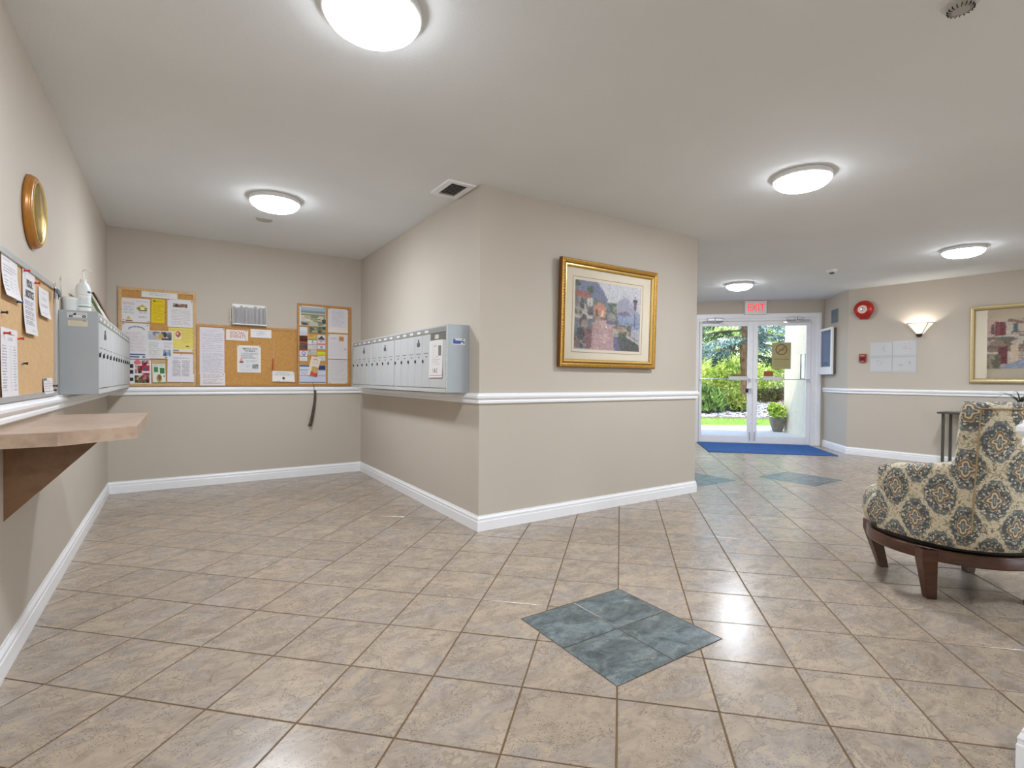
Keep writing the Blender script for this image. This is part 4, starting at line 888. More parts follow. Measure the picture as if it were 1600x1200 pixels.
def framed(name, side, u0, u1, z0, z1, label, steps, matw, imgrect, cv, tilt=0.0, mats=None, line=None, depth=.04, beads=None, cat='picture'):
    w, h = (u1-u0)/2, (z1-z0)/2; (p, a) = W(side, (u0+u1)/2, .006+abs(math.sin(tilt))*0, (z0+z1)/2-h)
    t = empty(name, p, a, label, cat); t.rotation_mode = 'XYZ'; t.rotation_euler = (Matrix.Rotation(a,4,'Z') @ Matrix.Rotation(tilt,4,'X')).to_euler()
    # steps: list of (inset, y) profile points of the moulding
    for nm in ('left','right','top','bottom'):
        v = []
        for ins, y in steps:
            xi, zl, zh = w-ins, ins, 2*h-ins
            e = {'left': ((-xi,zl),(-xi,zh)), 'right': ((xi,zh),(xi,zl)), 'top': ((-xi,zh),(xi,zh)), 'bottom': ((xi,zl),(-xi,zl))}[nm]
            for q in e: v.append((q[0], y, q[1]))
        k = len(steps); f = [(2*j, 2*j+1, 2*j+3, 2*j+2) for j in range(k-1)]+[tuple(2*j for j in range(k-1,-1,-1)), tuple(2*j+1 for j in range(k))]+[(2*(k-1), 2*(k-1)+1, 1, 0)]
        mb = MB(); 
        for j, ff in enumerate(f): mb.add(v, [ff], mats[1][j] if j < k-1 else 0)
        obj('frame_rail', mb, mats[0], t, smooth=25)
    if beads:
        ins, y, r_, n_ = beads; b = MB(); P = []
        xi, zl, zh = w-ins, ins, 2*h-ins
        nx_, nz_ = int(2*xi/n_), int((zh-zl)/n_)
        for k in range(nx_): x = -xi+2*xi*k/nx_; P += [(x,zl),(x,zh)]
        for k in range(nz_): z = zl+(zh-zl)*k/nz_; P += [(-xi,z),(xi,z)]
        for x, z in P: b.add([(x-r_,y,z),(x+r_,y,z),(x,y,z-r_),(x,y,z+r_),(x,y-r_,z)], [(0,2,4),(2,1,4),(1,3,4),(3,0,4)])
        obj('bead_moulding', b, M_GOLD, t, kind='stuff')
    ins = steps[-1][0]; b = MB(); x0, x1, zz0, zz1 = imgrect[0], imgrect[1], imgrect[2], imgrect[3]
    yb, yf = -.010, -.012
    mbm = MB(); W2 = w-ins+.004
    for q in ((-W2,x0,ins-.004,2*h-ins+.004),(x1,W2,ins-.004,2*h-ins+.004),(x0,x1,ins-.004,zz0),(x0,x1,zz1,2*h-ins+.004)): mbm.box(q[0],q[1],yf,yb,q[2],q[3])
    mt = obj('mat_board', mbm, M_MAT, t)
    if line:
        g, lw, mm = line; b = MB(); X0, X1, Z0, Z1 = x0-g, x1+g, zz0-g, zz1+g
        b.box(X0,X1,yf-.0006,yf,Z0,Z0+lw); b.box(X0,X1,yf-.0006,yf,Z1-lw,Z1); b.box(X0,X0+lw,yf-.0006,yf,Z0,Z1); b.box(X1-lw,X1,yf-.0006,yf,Z0,Z1); obj('gold_line', b, mm, mt)
    me = sheet_mesh(cv, thick=.0003); me.name = 'print'; me.materials.append(M_PRINT); obj('print', me, None, t, ((x0+x1)/2, -.0103, (zz0+zz1)/2))
    b = MB(); b.box(-w+.004, w-.004, -.009, .0, .004, 2*h-.004); obj('backing_board', b, M_INKBRN, t)
    b = MB(); gy = steps[-1][1]+.004; b.add([(-W2,gy,ins-.004),(W2,gy,ins-.004),(W2,gy,2*h-ins+.004),(-W2,gy,2*h-ins+.004)], [(0,1,2,3)]); obj('glass', b, M_GLASSP, t, fix=False)
    return t
# picture on the projecting wall
PW, PH = 1.083, .858
framed('framed_picture', 'front', fx(2.448), fx(3.530), 1.176, 2.024, 'gold-framed seaside promenade print on the projecting wall', 
       [(0,-.004),(0,-.030),(.006,-.040),(.018,-.043),(.030,-.040),(.036,-.030),(.044,-.034),(.052,-.034),(.058,-.026),(.064,-.018)], .1,
       (-.382,.357,.146,.693), painting_promenade(.739,.547), tilt=R(1.6), mats=([M_GOLDD,M_GOLD,M_GOLDL],[0,0,1,1,1,0,2,2,1]), line=(.026,.003,M_GOLDD), beads=(.020,-.043,.0075,.021))
framed('framed_picture', 'right', 1.392, 2.62, 1.072, 2.034, 'wide gold-framed village street print cut off by the right edge of the frame',
       [(0,-.003),(0,-.022),(.010,-.034),(.026,-.040),(.044,-.034),(.052,-.022),(.058,-.016)], .1,
       (-.449,.449,.178,.784), painting_village(.898,.606), tilt=R(1.2), mats=([plain('pale_gold_frame',(190,170,124),.4,.3,.5,.05,30),plain('pale_gold_edge',(212,196,152),.4,.3,.5,.05,30),plain('dull_gold_edge',(150,128,88),.45,.3,.5,.05,30)],[0,0,1,0,2,0]))

# ------------------------------------------------------------------ entrance doors
OE, AE = W('entrance', ent(0), 0, 0)      # right corner of the entrance wall; x is negative to the left
AE = AE
def door_group(name, label, kind='structure'): return empty(name, OE, AE, label, None, None, kind)
b = MB()
cw = .080
prof = [(-.0,0),(0,-.012),(.012,-.018),(.05,-.018),(.066,-.012),(.080,-.010),(.080,0)]
def casing(b, xa, xb, za, zb):
    b.bbox(xa, xb, -.018, .02, za, zb, .004)
casing(b, -.118, -.040, 0, 2.222); casing(b, -2.110, -2.032, 0, 2.222); casing(b, -2.032, -.118, 2.144, 2.222)
b.bbox(-.112,-.056,-.024,-.016,0,2.206,.003); b.bbox(-2.04,-.11,-.024,-.016,2.160,2.206,.003)
tn += 1; obj('trim_%d'%tn, b, M_TRIM, loc=OE, rz=AE, kind='structure')
b = MB(); b.box(-.190,-.118,.0,.12,0,2.144); b.box(-2.032,-1.985,.0,.12,0,2.144); b.box(-1.985,-.190,.0,.12,2.100,2.144); b.box(-.150,-.118,-.006,.0,0,2.144); b.box(-1.985,-.19,.03,.10,-.02,.006)
tn += 1; obj('trim_%d'%tn, b, M_DOORAL, loc=OE, rz=AE, kind='structure')
def leaf(name, x0, x1, glx0, glx1, label):
    t = door_group(name, label); y0, y1 = .022, .066
    for xa, xb in ((x0, glx0), (glx1, x1)): b = MB(); b.bbox(xa,xb,y0,y1,.012,2.096,.003); obj('stile', b, M_DOORAL, t)
    b = MB(); b.bbox(glx0,glx1,y0,y1,2.026,2.096,.003); obj('top_rail', b, M_DOORAL, t)
    b = MB(); b.bbox(glx0,glx1,y0,y1,.012,.128,.003); obj('bottom_rail', b, M_DOORAL, t)
    b = MB(); b.add([(glx0,.044,.128),(glx1,.044,.128),(glx1,.044,2.026),(glx0,.044,2.026)], [(0,1,2,3)]); obj('glass_pane', b, M_GLASS, t, fix=False)
    b = MB()
    for xa, xb, za, zb in ((glx0,glx0+.008,.128,2.026),(glx1-.008,glx1,.128,2.026),(glx0,glx1,.128,.136),(glx0,glx1,2.018,2.026)): b.box(xa,xb,.030,.058,za,zb)
    obj('glazing_bead', b, M_DOORAL, t)
    b = MB(); b.tube([(glx0-.03,-.030,1.106),(glx1+.03,-.030,1.106)], .0075, 8)
    for x in (glx0-.02, glx1+.02): b.box(x-.012,x+.012,-.036,y0,1.094,1.118)
    obj('push_bar', b, M_CHROME, t); return t
LD_ = leaf('door_1', -1.984, -1.098, -1.935, -1.172, 'left glass door leaf')
RD_ = leaf('door_2', -1.092, -.192, -1.028, -.252, 'right glass door leaf')
for t, xa, xb, c1 in ((LD_, -1.494, -1.181, 'brown'), (RD_, -.952, -.657, 'rust')):
    b = MB(); b.bbox(xa,xb,-.046,-.034,1.086,1.153,.004); obj('push_pad', b, M_ALU, t)
M_BRSIGN = plain('brown_sign', (140,104,72), .5); M_RUST = plain('rust_sign', (170,92,40), .5)
b = MB(); b.box(-1.43,-1.225,.0445,.047,1.156,1.188); b.box(-1.315,-1.215,.0475,.049,1.19,1.32) if False else None; obj('outside_sign', b, M_BRSIGN, LD_, label='brown strip sign seen through the glass')
b = MB(); b.box(-.915,-.765,.0445,.047,1.158,1.245); obj('outside_sign', b, M_RUST, RD_, label='rust-brown sign seen through the glass')
b = MB(); b.box(-1.172,-1.094,.012,.022,.86,.955); b.box(-1.215,-1.172,-.012,.030,.875,.945, 1); b.tube([(-1.13,.012,.93),(-1.13,-.02,.93)], .014, 10); obj('latch', b, [M_ALU, M_RUBBER], LD_)
for t, x in ((LD_,-1.135),(RD_,-1.06)): b = MB(); b.bbox(x-.011,x+.011,.012,.023,.05,.20,.003); b.box(x-.004,x+.004,.006,.013,.08,.15); obj('flush_bolt', b, M_ALU, t)
b = MB(); 
for k in range(10): b.lathe([(0,0),(.006,0),(.005,.002),(0,.003)], 8, M=Matrix.Translation((-1.115,.0225,.35+.155*k)) @ M90)
obj('screws', b, M_CHROME, LD_)
for t, x0, sgn in ((LD_, -1.955, 1), (RD_, -.225, -1)):
    b = MB(); xa, xb = sorted((x0+sgn*.10, x0+sgn*.36)); b.bbox(xa,xb,-.050,.0,2.100,2.150,.008); cb = obj('door_closer', b, M_ALU, t, label='aluminium door closer')
    b = MB(); b.tube([(x0+sgn*.22,-.058,2.094),(x0+sgn*.02,-.060,2.090)], .009, 8); b.tube([(x0+sgn*.02,-.058,2.086),(x0+sgn*.36,-.006,2.074)], .008, 8); b.box(min(x0+sgn*.30,x0+sgn*.40),max(x0+sgn*.30,x0+sgn*.40),-.012,.022,2.060,2.082); b.lathe([(0,2.082),(.014,2.082),(.014,2.165),(0,2.165)], 12, M=Matrix.Translation((x0+sgn*.22,-.056,0))); obj('arm', b, M_CHROME, cb)
# no smoking sign on the right pane
cv = Cv(.300, .448, (168,158,112), 260); cv.lines(.2,.56,.8,.6,1,(120,106,64),.6,ragged=0); cv.rect(.1,.62,.9,.65,(136,124,78)); cv.lines(.12,.68,.88,.92,5,(128,116,72),.7)
rr = np.hypot((cv.X-.5)*.300, (cv.Y-.27)*.448); cv.mask((rr<.092)&(rr>.074), (128,92,56)); an_ = ((cv.X-.5)*.300+(cv.Y-.27)*.448)/math.sqrt(2)
cv.mask((abs((cv.X-.5)*.300*.71-(cv.Y-.27)*-.448*.71)<.007)&(rr<.08), (128,92,56)); cv.rect(.36,.27,.66,.30,(120,104,70)); cv.ell(.62,.22,.06,.025,(130,114,76))
me = sheet_mesh(cv, thick=.001); me.name = 'no_smoking_sign'; me.materials.append(M_PRINT); obj('no_smoking_sign', me, None, RD_, (-.643,.0425,1.507), label='tan no-smoking sign stuck on the glass')
# exit sign
xs = empty('exit_sign', (OE[0],OE[1],2.20), AE, 'white EXIT sign with red letters above the glass doors', 'exit sign')
b = MB(); b.bbox(-1.255,-.915,-.075,.0,0,.232,.006); obj('housing', b, M_WHITEP, xs)
b = MB(); b.box(-1.225,-.945,-.078,-.074,.020,.212); obj('face_plate', b, plain('exit_face',(236,226,220),.4), xs)
obj('lettering', text_mesh('EXIT', .165, emit('lit_red_letters',(236,60,60),.9), .001, bold=.002, sx=.82), None, xs, (-1.083,-.079,.112))
# blue door mat
M_MATB = plain('blue_carpet_pile', (62,96,150), .95, 0, .1, .12, 14, .5, 700)
b = MB(); b.bbox(-2.00,-.22,-1.235,-.020,0,.010,.004); tag(obj('door_mat', b, M_MATB, loc=OE, rz=AE), 'blue carpet mat on the tiles inside the glass doors', 'door mat')

# ------------------------------------------------------------------ side wall between the doors and the bell wall
LS = (ROOM[3]-ROOM[2]).length
def sd(s): return LS-s
(p, a) = W('side', sd(.482), 0, 2.11)
wv = empty('wall_grille', p, a, 'square blue-grey wall grille above the notice case by the doors', 'wall grille')
b = MB(); b.bbox(-.115,.115,-.016,0,-.105,.105,.004); obj('plate', b, plain('blue_grey_plate',(120,132,142),.5,.2), wv)
for k in range(7): b = MB(); b.box(-.095,.095,-.020,-.015,-.088+k*.027,-.080+k*.027); obj('louvre', b, plain('blue_grey_louvre',(104,116,126),.5,.2) if k == 0 else bpy.data.materials['blue_grey_louvre'], wv)
(p, a) = W('side', sd(.655), 0, 1.563)
nc = empty('notice_case', p, a, 'white-framed glazed notice case with a blue sheet beside the glass doors', 'notice case')
b = MB(); b.box(-.235,.235,-.045,0,-.355,.355); obj('back_box', b, plain('brown_grey_box',(112,104,98),.6), nc)
for q in ((-.255,.255,.335,.375),(-.255,.255,-.375,-.250),(-.255,-.205,-.250,.335),(.205,.255,-.250,.335)): b = MB(); b.bbox(q[0],q[1],-.075,-.045,q[2],q[3],.004); obj('frame_rail', b, M_DOORAL, nc)
cv = Cv(.41,.585,(118,136,168),150); cv.lines(.1,.1,.9,.9,22,(150,166,196),.6,ragged=.2); cv.rect(.1,.86,.6,.95,(96,110,150)); cv.noise(3)
me = sheet_mesh(cv); me.name = 'blue_sheet'; me.materials.append(M_PRINT); obj('blue_sheet', me, None, nc, (0,-.047,.0425))
b = MB(); b.add([(-.205,-.062,-.25),(.205,-.062,-.25),(.205,-.062,.335),(-.205,-.062,.335)],[(0,1,2,3)]); obj('glass', b, M_GLASSP, nc, fix=False)

# ------------------------------------------------------------------ bell wall
(p, a) = W('right', .213, 0, 2.122); be = empty('fire_bell', p, a, 'round red fire alarm bell high on the wall right of the doors', 'fire bell')
b = MB(); b.bbox(-.060,.060,-.045,0,-.135,-.04,.004); b.bbox(-.055,.055,-.050,0,-.09,.06,.004); obj('back_box', b, M_RED, be)
b = MB(); b.lathe([(.128,.046),(.130,.050),(.128,.060),(.116,.078),(.090,.092),(.055,.100),(.02,.102),(0,.102)], 40, M=M90); b.lathe([(.126,.046),(.05,.05),(0,.05)], 40, M=M90); obj('gong', b, M_RED, be, smooth=40)
b = MB(); b.lathe([(0,.1005),(.060,.0985),(.058,.1035),(.03,.106),(0,.106)], 30, M=M90); obj('centre_plate', b, plain('pale_pink_disc',(226,196,186),.35), be, smooth=40)
b = MB(); b.lathe([(0,.105),(.026,.105),(.026,.111),(.020,.114),(0,.114)], 24, M=M90); b.lathe([(0,.113),(.008,.113),(.007,.119),(0,.120)], 12, M=M90); obj('hub_nut', b, M_CHROME, be, smooth=40)
(p, a) = W('right', .200, 0, 1.42); ps = empty('pull_station', p, a, 'small red fire alarm pull station left of the four drawings', 'pull station')
b = MB(); b.bbox(-.042,.042,-.036,0,-.060,.060,.004); obj('body', b, plain('dark_red_enamel',(140,44,38),.35), ps)
b = MB(); b.bbox(-.034,.034,-.046,-.034,-.028,.012,.003); obj('handle', b, plain('deep_red_handle',(96,20,20),.35), ps)
b = MB(); b.box(-.030,.030,-.038,-.035,.026,.046); b.box(-.022,.022,-.038,-.035,-.052,-.040); obj('label_plate', b, plain('pale_red_label',(196,130,124),.5), ps)
DR = [(.288,.556,1.432,1.640,'upper left'),(.560,.836,1.432,1.650,'upper right'),(.288,.556,1.212,1.426,'lower left'),(.560,.836,1.208,1.428,'lower right')]
M_LAMIN = vcol('laminated_print', .25, .5)
for k, (u0, u1, z0, z1, q) in enumerate(DR):
    cv = Cv(u1-u0, z1-z0, (200,202,204), 240)
    for j in range(26):
        x, y = .3+.38*RNG.random(), .16+.4*RNG.random()
        if k == 3: x, y = (.7, .25+.2*RNG.random()) if j % 2 else (.25+.2*RNG.random(), .5)
        if RNG.random() < .5: cv.rect(x, y, x+.07*RNG.random()+.02, y+.012, (140,140,146), .5)
        else: cv.rect(x, y, x+.012, y+.09*RNG.random()+.03, (140,140,146), .5)
    cv.rect(.03,.9,.97,.92,(170,172,174)); cv.rect(.0,.0,1,.02,(186,188,190)); cv.rect(0,.0,.012,1,(180,182,184)); cv.rect(.988,0,1,1,(180,182,184))
    if k == 1: cv.rect(.45,.5,.8,.53,(214,180,176))
    cv.noise(1.5); paper('right', u0, u1, z0, z1, cv, q+' of four pale laminated floor plans on the wall below the sconce', 'floor plan', d=.002, name='floor_plan', mat=M_LAMIN, curl=.002, group='laminated floor plans')
# wall sconces
M_SHADE = NT('lit_alabaster_shade'); M_SHADE.set(.3); _c = M_SHADE.ramp(M_SHADE.noise(9, 4, .6, M_SHADE.obj(), 1.5), [(.35, srgb(226,216,196)), (.65, srgb(250,246,232))]); M_SHADE.l(_c, M_SHADE.b.inputs['Base Color']); M_SHADE.l(_c, M_SHADE.b.inputs['Emission Color']); M_SHADE.b.inputs['Emission Strength'].default_value = .62; M_SHADE = M_SHADE.m
M_BRONZE = plain('dark_bronze', (74,60,46), .4, .5); M_BULB = emit('lit_bulb', (255,248,238), 190)
def sconce(u, z, label):
    (p, a) = W('right', u, 0, z); t = empty('wall_sconce', p, a, label, 'wall sconce')
    # tapered half pyramid bowl: top plan and bottom plan, three faces
    Tp = [(-.150,-.004),(-.118,-.118),(.118,-.118),(.150,-.004)]; Bt = [(-.032,-.004),(-.026,-.030),(.026,-.030),(.032,-.004)]; zt, zb = .085, -.062
    b = MB(); v = [(x,y,zt) for x,y in Tp]+[(x,y,zb) for x,y in Bt]; f = [(k,k+1,4+k+1,4+k) for k in range(3)]; b.add(v, f); o = obj('shade', b, M_SHADE, t, fix=False); md = o.modifiers.new('s','SOLIDIFY'); md.thickness = .004
    b = MB()
    for k in range(4): b.tube([(*Tp[k],zt),(*Bt[k],zb)], .005, 6)
    b.tube([(*q,zt) for q in Tp], .0045, 6); obj('metal_rim', b, M_BRONZE, t)
    b = MB(); b.lathe([(0,-.100),(.016,-.098),(.030,-.086),(.036,-.070),(.036,-.058),(.028,-.052)], 16, M=Matrix.Translation((0,-.034,0))); obj('finial', b, M_BRONZE, t, smooth=50)
    b = MB(); b.box(-.03,.03,-.012,0,-.06,.06); obj('wall_plate', b, M_BRONZE, t)
    b = MB(); b.lathe([(0,-.02),(.018,-.015),(.026,.01),(.020,.035),(0,.045)], 16, M=Matrix.Translation((0,-.055,0))); obj('bulb', b, M_BULB, t, smooth=50); return t
sconce(.869, 1.786, 'bronze-edged alabaster wall sconce lit above the floor plans')
sconce(6.58, 2.02, 'second lit wall sconce, seen only as a reflection in the promenade picture')

# ------------------------------------------------------------------ windows behind the viewpoint
def window(name, side, u0, u1, z0, z1, nmull):
    (p, a) = W(side, (u0+u1)/2, 0, z0); w = (u1-u0)/2; h = z1-z0; t = empty(name, p, a, kind='structure')
    b = MB()
    for q in ((-w,-w+.06,0,h),(w-.06,w,0,h),(-w+.06,w-.06,0,.06),(-w+.06,w-.06,h-.06,h)): b.box(q[0],q[1],.02,.10,q[2],q[3])
    for k in range(nmull): x = -w+2*w*(k+1)/(nmull+1); b.box(x-.025,x+.025,.02,.10,.06,h-.06)
    obj('window_frame', b, M_TRIM, t); b = MB(); b.add([(-w+.06,.06,.06),(w-.06,.06,.06),(w-.06,.06,h-.06),(-w+.06,.06,h-.06)],[(0,1,2,3)]); obj('glass_pane', b, M_GLASS, t, fix=False)
window('window_1', 'right', 7.65, 9.0, .20, 1.35, 1); window('added_fill_window', 'rear', 2.0, 6.2, .25, 2.1, 3)  # the rear window is unseen, added to let in fill daylight

# ------------------------------------------------------------------ console table and plant behind the chair
M_TABLE = plain('pewter_grey_metal', (84,82,76), .4, .4)
ct = empty('console_table', (8.17,1.87,0), 0, 'narrow dark metal console table against the wall behind the armchair', 'console table')
b = MB(); b.bbox(-.17,.17,-.56,.56,.680,.702,.003); obj('table_top', b, M_TABLE, ct)
for sx in (-.118, .148):
    for sy in (-.52, .508): b = MB(); b.bbox(sx-.014,sx+.014,sy-.014,sy+.014,0,.680,.002); obj('leg', b, M_TABLE, ct)
M_LEAFD = plain('dark_grass_leaf', (64,74,58), .5, 0, .5, .3, 12)
pt_ = empty('potted_grass', (8.17,1.695,.702), 0, 'potted plant with thin arching dark leaves on the console table behind the armchair', 'plant')
b = MB(); b.lathe([(0,0),(.055,0),(.075,.08),(.080,.14),(.076,.145),(.068,.13),(0,.125)], 24); obj('pot', b, plain('grey_ceramic',(112,110,106),.4), pt_, smooth=50)
for k in range(26):
    an = 2*math.pi*k/26+random.uniform(-.2,.2); L_ = random.uniform(.38,.62)*(1 if math.cos(an) < .25 else .42); dr = random.uniform(.5,1.5); b = MB(); v = []; n_ = 9
    for j in range(n_):
        s_ = j/(n_-1); rr_ = L_*(s_*math.sin(.35+dr*s_*.6)); zz = .12+L_*(s_*math.cos(.35+dr*s_*.75))*.75; w_ = .006*(1-s_)**.6+.0008
        c_ = Vector((rr_*math.cos(an), rr_*math.sin(an), zz)); sd_ = Vector((-math.sin(an), math.cos(an), 0))*w_
        v += [c_-sd_, c_+sd_]
    b.add(v, [(2*j,2*j+1,2*j+3,2*j+2) for j in range(n_-1)]); obj('leaf', b, M_LEAFD, pt_, fix=False)

# ------------------------------------------------------------------ patterned swivel armchair
def fabric():
    t = NT('damask_fabric'); t.set(.85, 0, .2)
    uv = t.n('ShaderNodeUVMap', uv_map='UV'); sp = t.n('ShaderNodeSeparateXYZ'); t.l(uv.outputs[0], sp.inputs[0])
    nz = t.n('ShaderNodeTexNoise'); nz.inputs['Scale'].default_value = 38; nz.inputs['Detail'].default_value = 2; t.l(uv.outputs[0], nz.inputs['Vector'])
    ns = t.n('ShaderNodeSeparateXYZ'); t.l(nz.outputs['Color'], ns.inputs[0])
    U = t.math('ADD', sp.outputs[0], t.math('MULTIPLY', t.math('SUBTRACT', ns.outputs[0], .5), .012)); V = t.math('ADD', sp.outputs[1], t.math('MULTIPLY', t.math('SUBTRACT', ns.outputs[1], .5), .012))
    A, B = .205, .270
    def cell(off):
        x = t.math('MULTIPLY', t.math('SUBTRACT', t.math('FRACT', t.math('ADD', t.math('DIVIDE', U, A), off)), .5), A)
        y = t.math('MULTIPLY', t.math('SUBTRACT', t.math('FRACT', t.math('ADD', t.math('DIVIDE', V, B), off)), .5), B)
        d = t.math('SQRT', t.math('ADD', t.math('MULTIPLY', x, x), t.math('MULTIPLY', t.math('MULTIPLY', y, y), .66))); return x, y, d
    x1, y1, d1 = cell(0.0); x2, y2, d2 = cell(.5)
    s = t.math('LESS_THAN', d1, d2); inv = t.math('SUBTRACT', 1.0, s)
    X = t.math('ADD', t.math('MULTIPLY', x1, s), t.math('MULTIPLY', x2, inv)); Y = t.math('ADD', t.math('MULTIPLY', y1, s), t.math('MULTIPLY', y2, inv)); D = t.math('MINIMUM', d1, d2)
    th = t.math('ARCTAN2', Y, X)
    c4 = t.math('COSINE', t.math('MULTIPLY', th, 4.0)); c12 = t.math('COSINE', t.math('MULTIPLY', th, 16.0))
    pk = t.math('POWER', t.math('ABSOLUTE', t.math('SINE', th)), 10.0)
    dd = t.math('ADD', D, t.math('MULTIPLY', c4, -.0065))
    tan, cream, brown, slate, dark, blue, olive = [srgb(*q) for q in ((186,168,128),(214,202,172),(126,94,62),(112,118,116),(66,68,68),(146,158,160),(128,122,92))]
    core = t.ramp(t.math('MULTIPLY', dd, 1/.05), [(0,blue),(.10,slate),(.20,dark),(.26,olive),(.33,cream),(.44,cream),(.46,brown),(.60,brown),(.64,cream),(.67,dark)], 'CONSTANT')
    vo = t.n('ShaderNodeTexVoronoi'); vo.inputs['Scale'].default_value = 120; t.l(uv.outputs[0], vo.inputs['Vector']); vs_ = t.n('ShaderNodeSeparateXYZ'); t.l(vo.outputs['Color'], vs_.inputs[0])
    leaf_ = t.ramp(vs_.outputs[0], [(0,dark),(.22,slate),(.42,cream),(.55,blue),(.70,dark),(.78,olive),(.90,cream)], 'CONSTANT')
    leaf_ = t.mix(t.math('GREATER_THAN', vo.outputs['Distance'], .58), leaf_, dark)
    edge = t.math('ADD', D, t.math('ADD', t.math('MULTIPLY', c12, .0028), t.math('MULTIPLY', pk, -.012)))
    ring = t.math('LESS_THAN', edge, .066); inner = t.math('LESS_THAN', dd, .034); tip = t.math('GREATER_THAN', D, .064)
    leaf_ = t.mix(tip, leaf_, t.mix(.35, slate, leaf_))
    # trailing scrolls on the tan ground and pale bands between the medallions
    g1 = t.noise(30, 1, .5, uv.outputs[0], 1.2); g2 = t.noise(70, 1, .5, uv.outputs[0], .6)
    scroll = t.math('MULTIPLY', t.math('LESS_THAN', t.math('ABSOLUTE', t.math('SUBTRACT', g1, .5)), .022), t.math('GREATER_THAN', g2, .40))
    band = t.math('LESS_THAN', t.math('ABSOLUTE', t.math('SUBTRACT', d1, d2)), .030)
    bgp = t.mix(band, tan, cream); bgp = t.mix(t.math('MULTIPLY', t.math('GREATER_THAN', g2, .60), .6), bgp, olive)
    bgp = t.mix(t.math('MULTIPLY', scroll, .85), bgp, t.mix(t.math('GREATER_THAN', vs_.outputs[1], .5), brown, dark))
    col = t.mix(ring, bgp, leaf_); col = t.mix(inner, col, core)
    fz = t.noise(420, 2, .6, uv.outputs[0]); col = t.mix(.12, col, t.ramp(fz, [(.3,(.25,.25,.25,1)),(.7,(.8,.8,.78,1))]), 'MIX')
    t.l(col, t.b.inputs['Base Color']); t.bump(fz, .25, .002); return t.m
M_FAB = fabric(); M_MAHOG = wood('dark_mahogany', (58,32,18), (92,54,32), .28, 5, (2,2,9), .55)
CH_C = Vector((3.434,.971)); CH_F = R(18.0)      # facing azimuth from +y towards +x
ch = empty('armchair', (CH_C.x, CH_C.y, 0), -CH_F, 'damask-patterned swivel armchair with dark wooden legs cut off by the right edge', 'armchair')
def sup(th, a, b, n=2.7):
    c, s_ = math.cos(th), math.sin(th); return (abs(s_)**(2/n)*math.copysign(1,s_)*a, abs(c)**(2/n)*math.copysign(1,c)*b)
def surf(rows, closed_u=False, name='surf', smooth=True):
    """rows: list of lists of (x,y,z); UV u along rows (m), v along columns (m)"""
    nu, nv = len(rows), len(rows[0]); V = [p for r in rows for p in r]; F = []; UVS = []
    ul = [0.0]*nu; mid = 2
    for i in range(1, nu): ul[i] = ul[i-1]+(Vector(rows[i][mid])-Vector(rows[i-1][mid])).length
    vl = []
    for r in rows:
        acc = [0.0]
        for j in range(1, nv): acc.append(acc[-1]+(Vector(r[j])-Vector(r[j-1])).length)
        vl.append(acc)
    for i in range(nu-1):
        for j in range(nv-1):
            F.append((i*nv+j, (i+1)*nv+j, (i+1)*nv+j+1, i*nv+j+1)); UVS += [(ul[i],vl[i][j]),(ul[i+1],vl[i+1][j]),(ul[i+1],vl[i+1][j+1]),(ul[i],vl[i][j+1])]
    return V, F, UVS
def uvmesh(name, V, F, UVS, mat, smooth=True):
    me = bpy.data.meshes.new(name); me.from_pydata(V, [], F); l = me.uv_layers.new(name='UV'); l.data.foreach_set('uv', np.array(UVS, np.float32).ravel())
    me.materials.append(mat); 
    if smooth: me.polygons.foreach_set('use_smooth', [True]*len(F))
    me.update(); return me
def ztop(d):      # d: |angle from front| in degrees
    arm, bk = .650+.055*max(0,min(1,(d-80)/45)), .990
    t_ = max(0, min(1, (d-121)/4.5)); t_ = t_*t_*(3-2*t_); return arm+(bk-arm)*t_
def shell_rows():
    rows = []; a0 = 78
    angs = [a0, a0+1.2, a0+4, a0+9]+list(np.linspace(a0+15, 117, 8))+list(np.linspace(119.5, 127.5, 13))+list(np.linspace(133, 227, 15))+list(np.linspace(232.5, 240.5, 13))+list(np.linspace(243, 345-a0, 8))+[351-a0, 356-a0, 358.8-a0, 360-a0]
    for ang in angs:
        d = ang if ang <= 180 else 360-ang; th = R(ang); zt = ztop(d)
        e = min(1, (d-a0)/9); rnd = math.sqrt(max(0, 1-(1-e)**2)); th_k = (.105 if d < 121 else .115)*(.45+.55*rnd)
        zt -= .012*(1-rnd)
        bulge = .012
        prof = []
        lean = .040*max(0, min(1, (d-121)/14))
        def ring_pt(off, z):
            k = (z-.285)/.7; a_, b_ = .372+.012*k+off, .372+.010*k+off
            x, y = sup(th, a_, b_); 
            return (x, y-lean*max(0,k)**1.5, z)
        z0 = .290
        prof.append(ring_pt(-.02, z0))
        for t_ in (.0,.12,.3,.5,.7,.88): prof.append(ring_pt(bulge*math.sin(math.pi*min(1,t_+.1)), z0+.008+(zt-.035-z0)*t_))
        for g in (0,25,50,75,105,130,155,180): prof.append(ring_pt(-th_k/2+th_k/2*math.cos(R(g)), zt-.035+.035*math.sin(R(g))))
        for t_ in (.8,.5,.2,.0): prof.append(ring_pt(-th_k, .40+(zt-.035-.40)*t_))
        rows.append(prof)
    return rows
V_, F_2, U_ = surf(shell_rows()); n_ = len(shell_rows()[0]); nr = len(V_)//n_
me = uvmesh('shell', V_, F_2+[tuple(range(n_)), tuple((nr-1)*n_+j for j in range(n_-1,-1,-1))], U_+[(V_[j][0],V_[j][2]) for j in range(n_)]+[(V_[(nr-1)*n_+j][0],V_[(nr-1)*n_+j][2]) for j in range(n_-1,-1,-1)], M_FAB)
fixnormals(me); obj('upholstered_shell', me, None, ch)
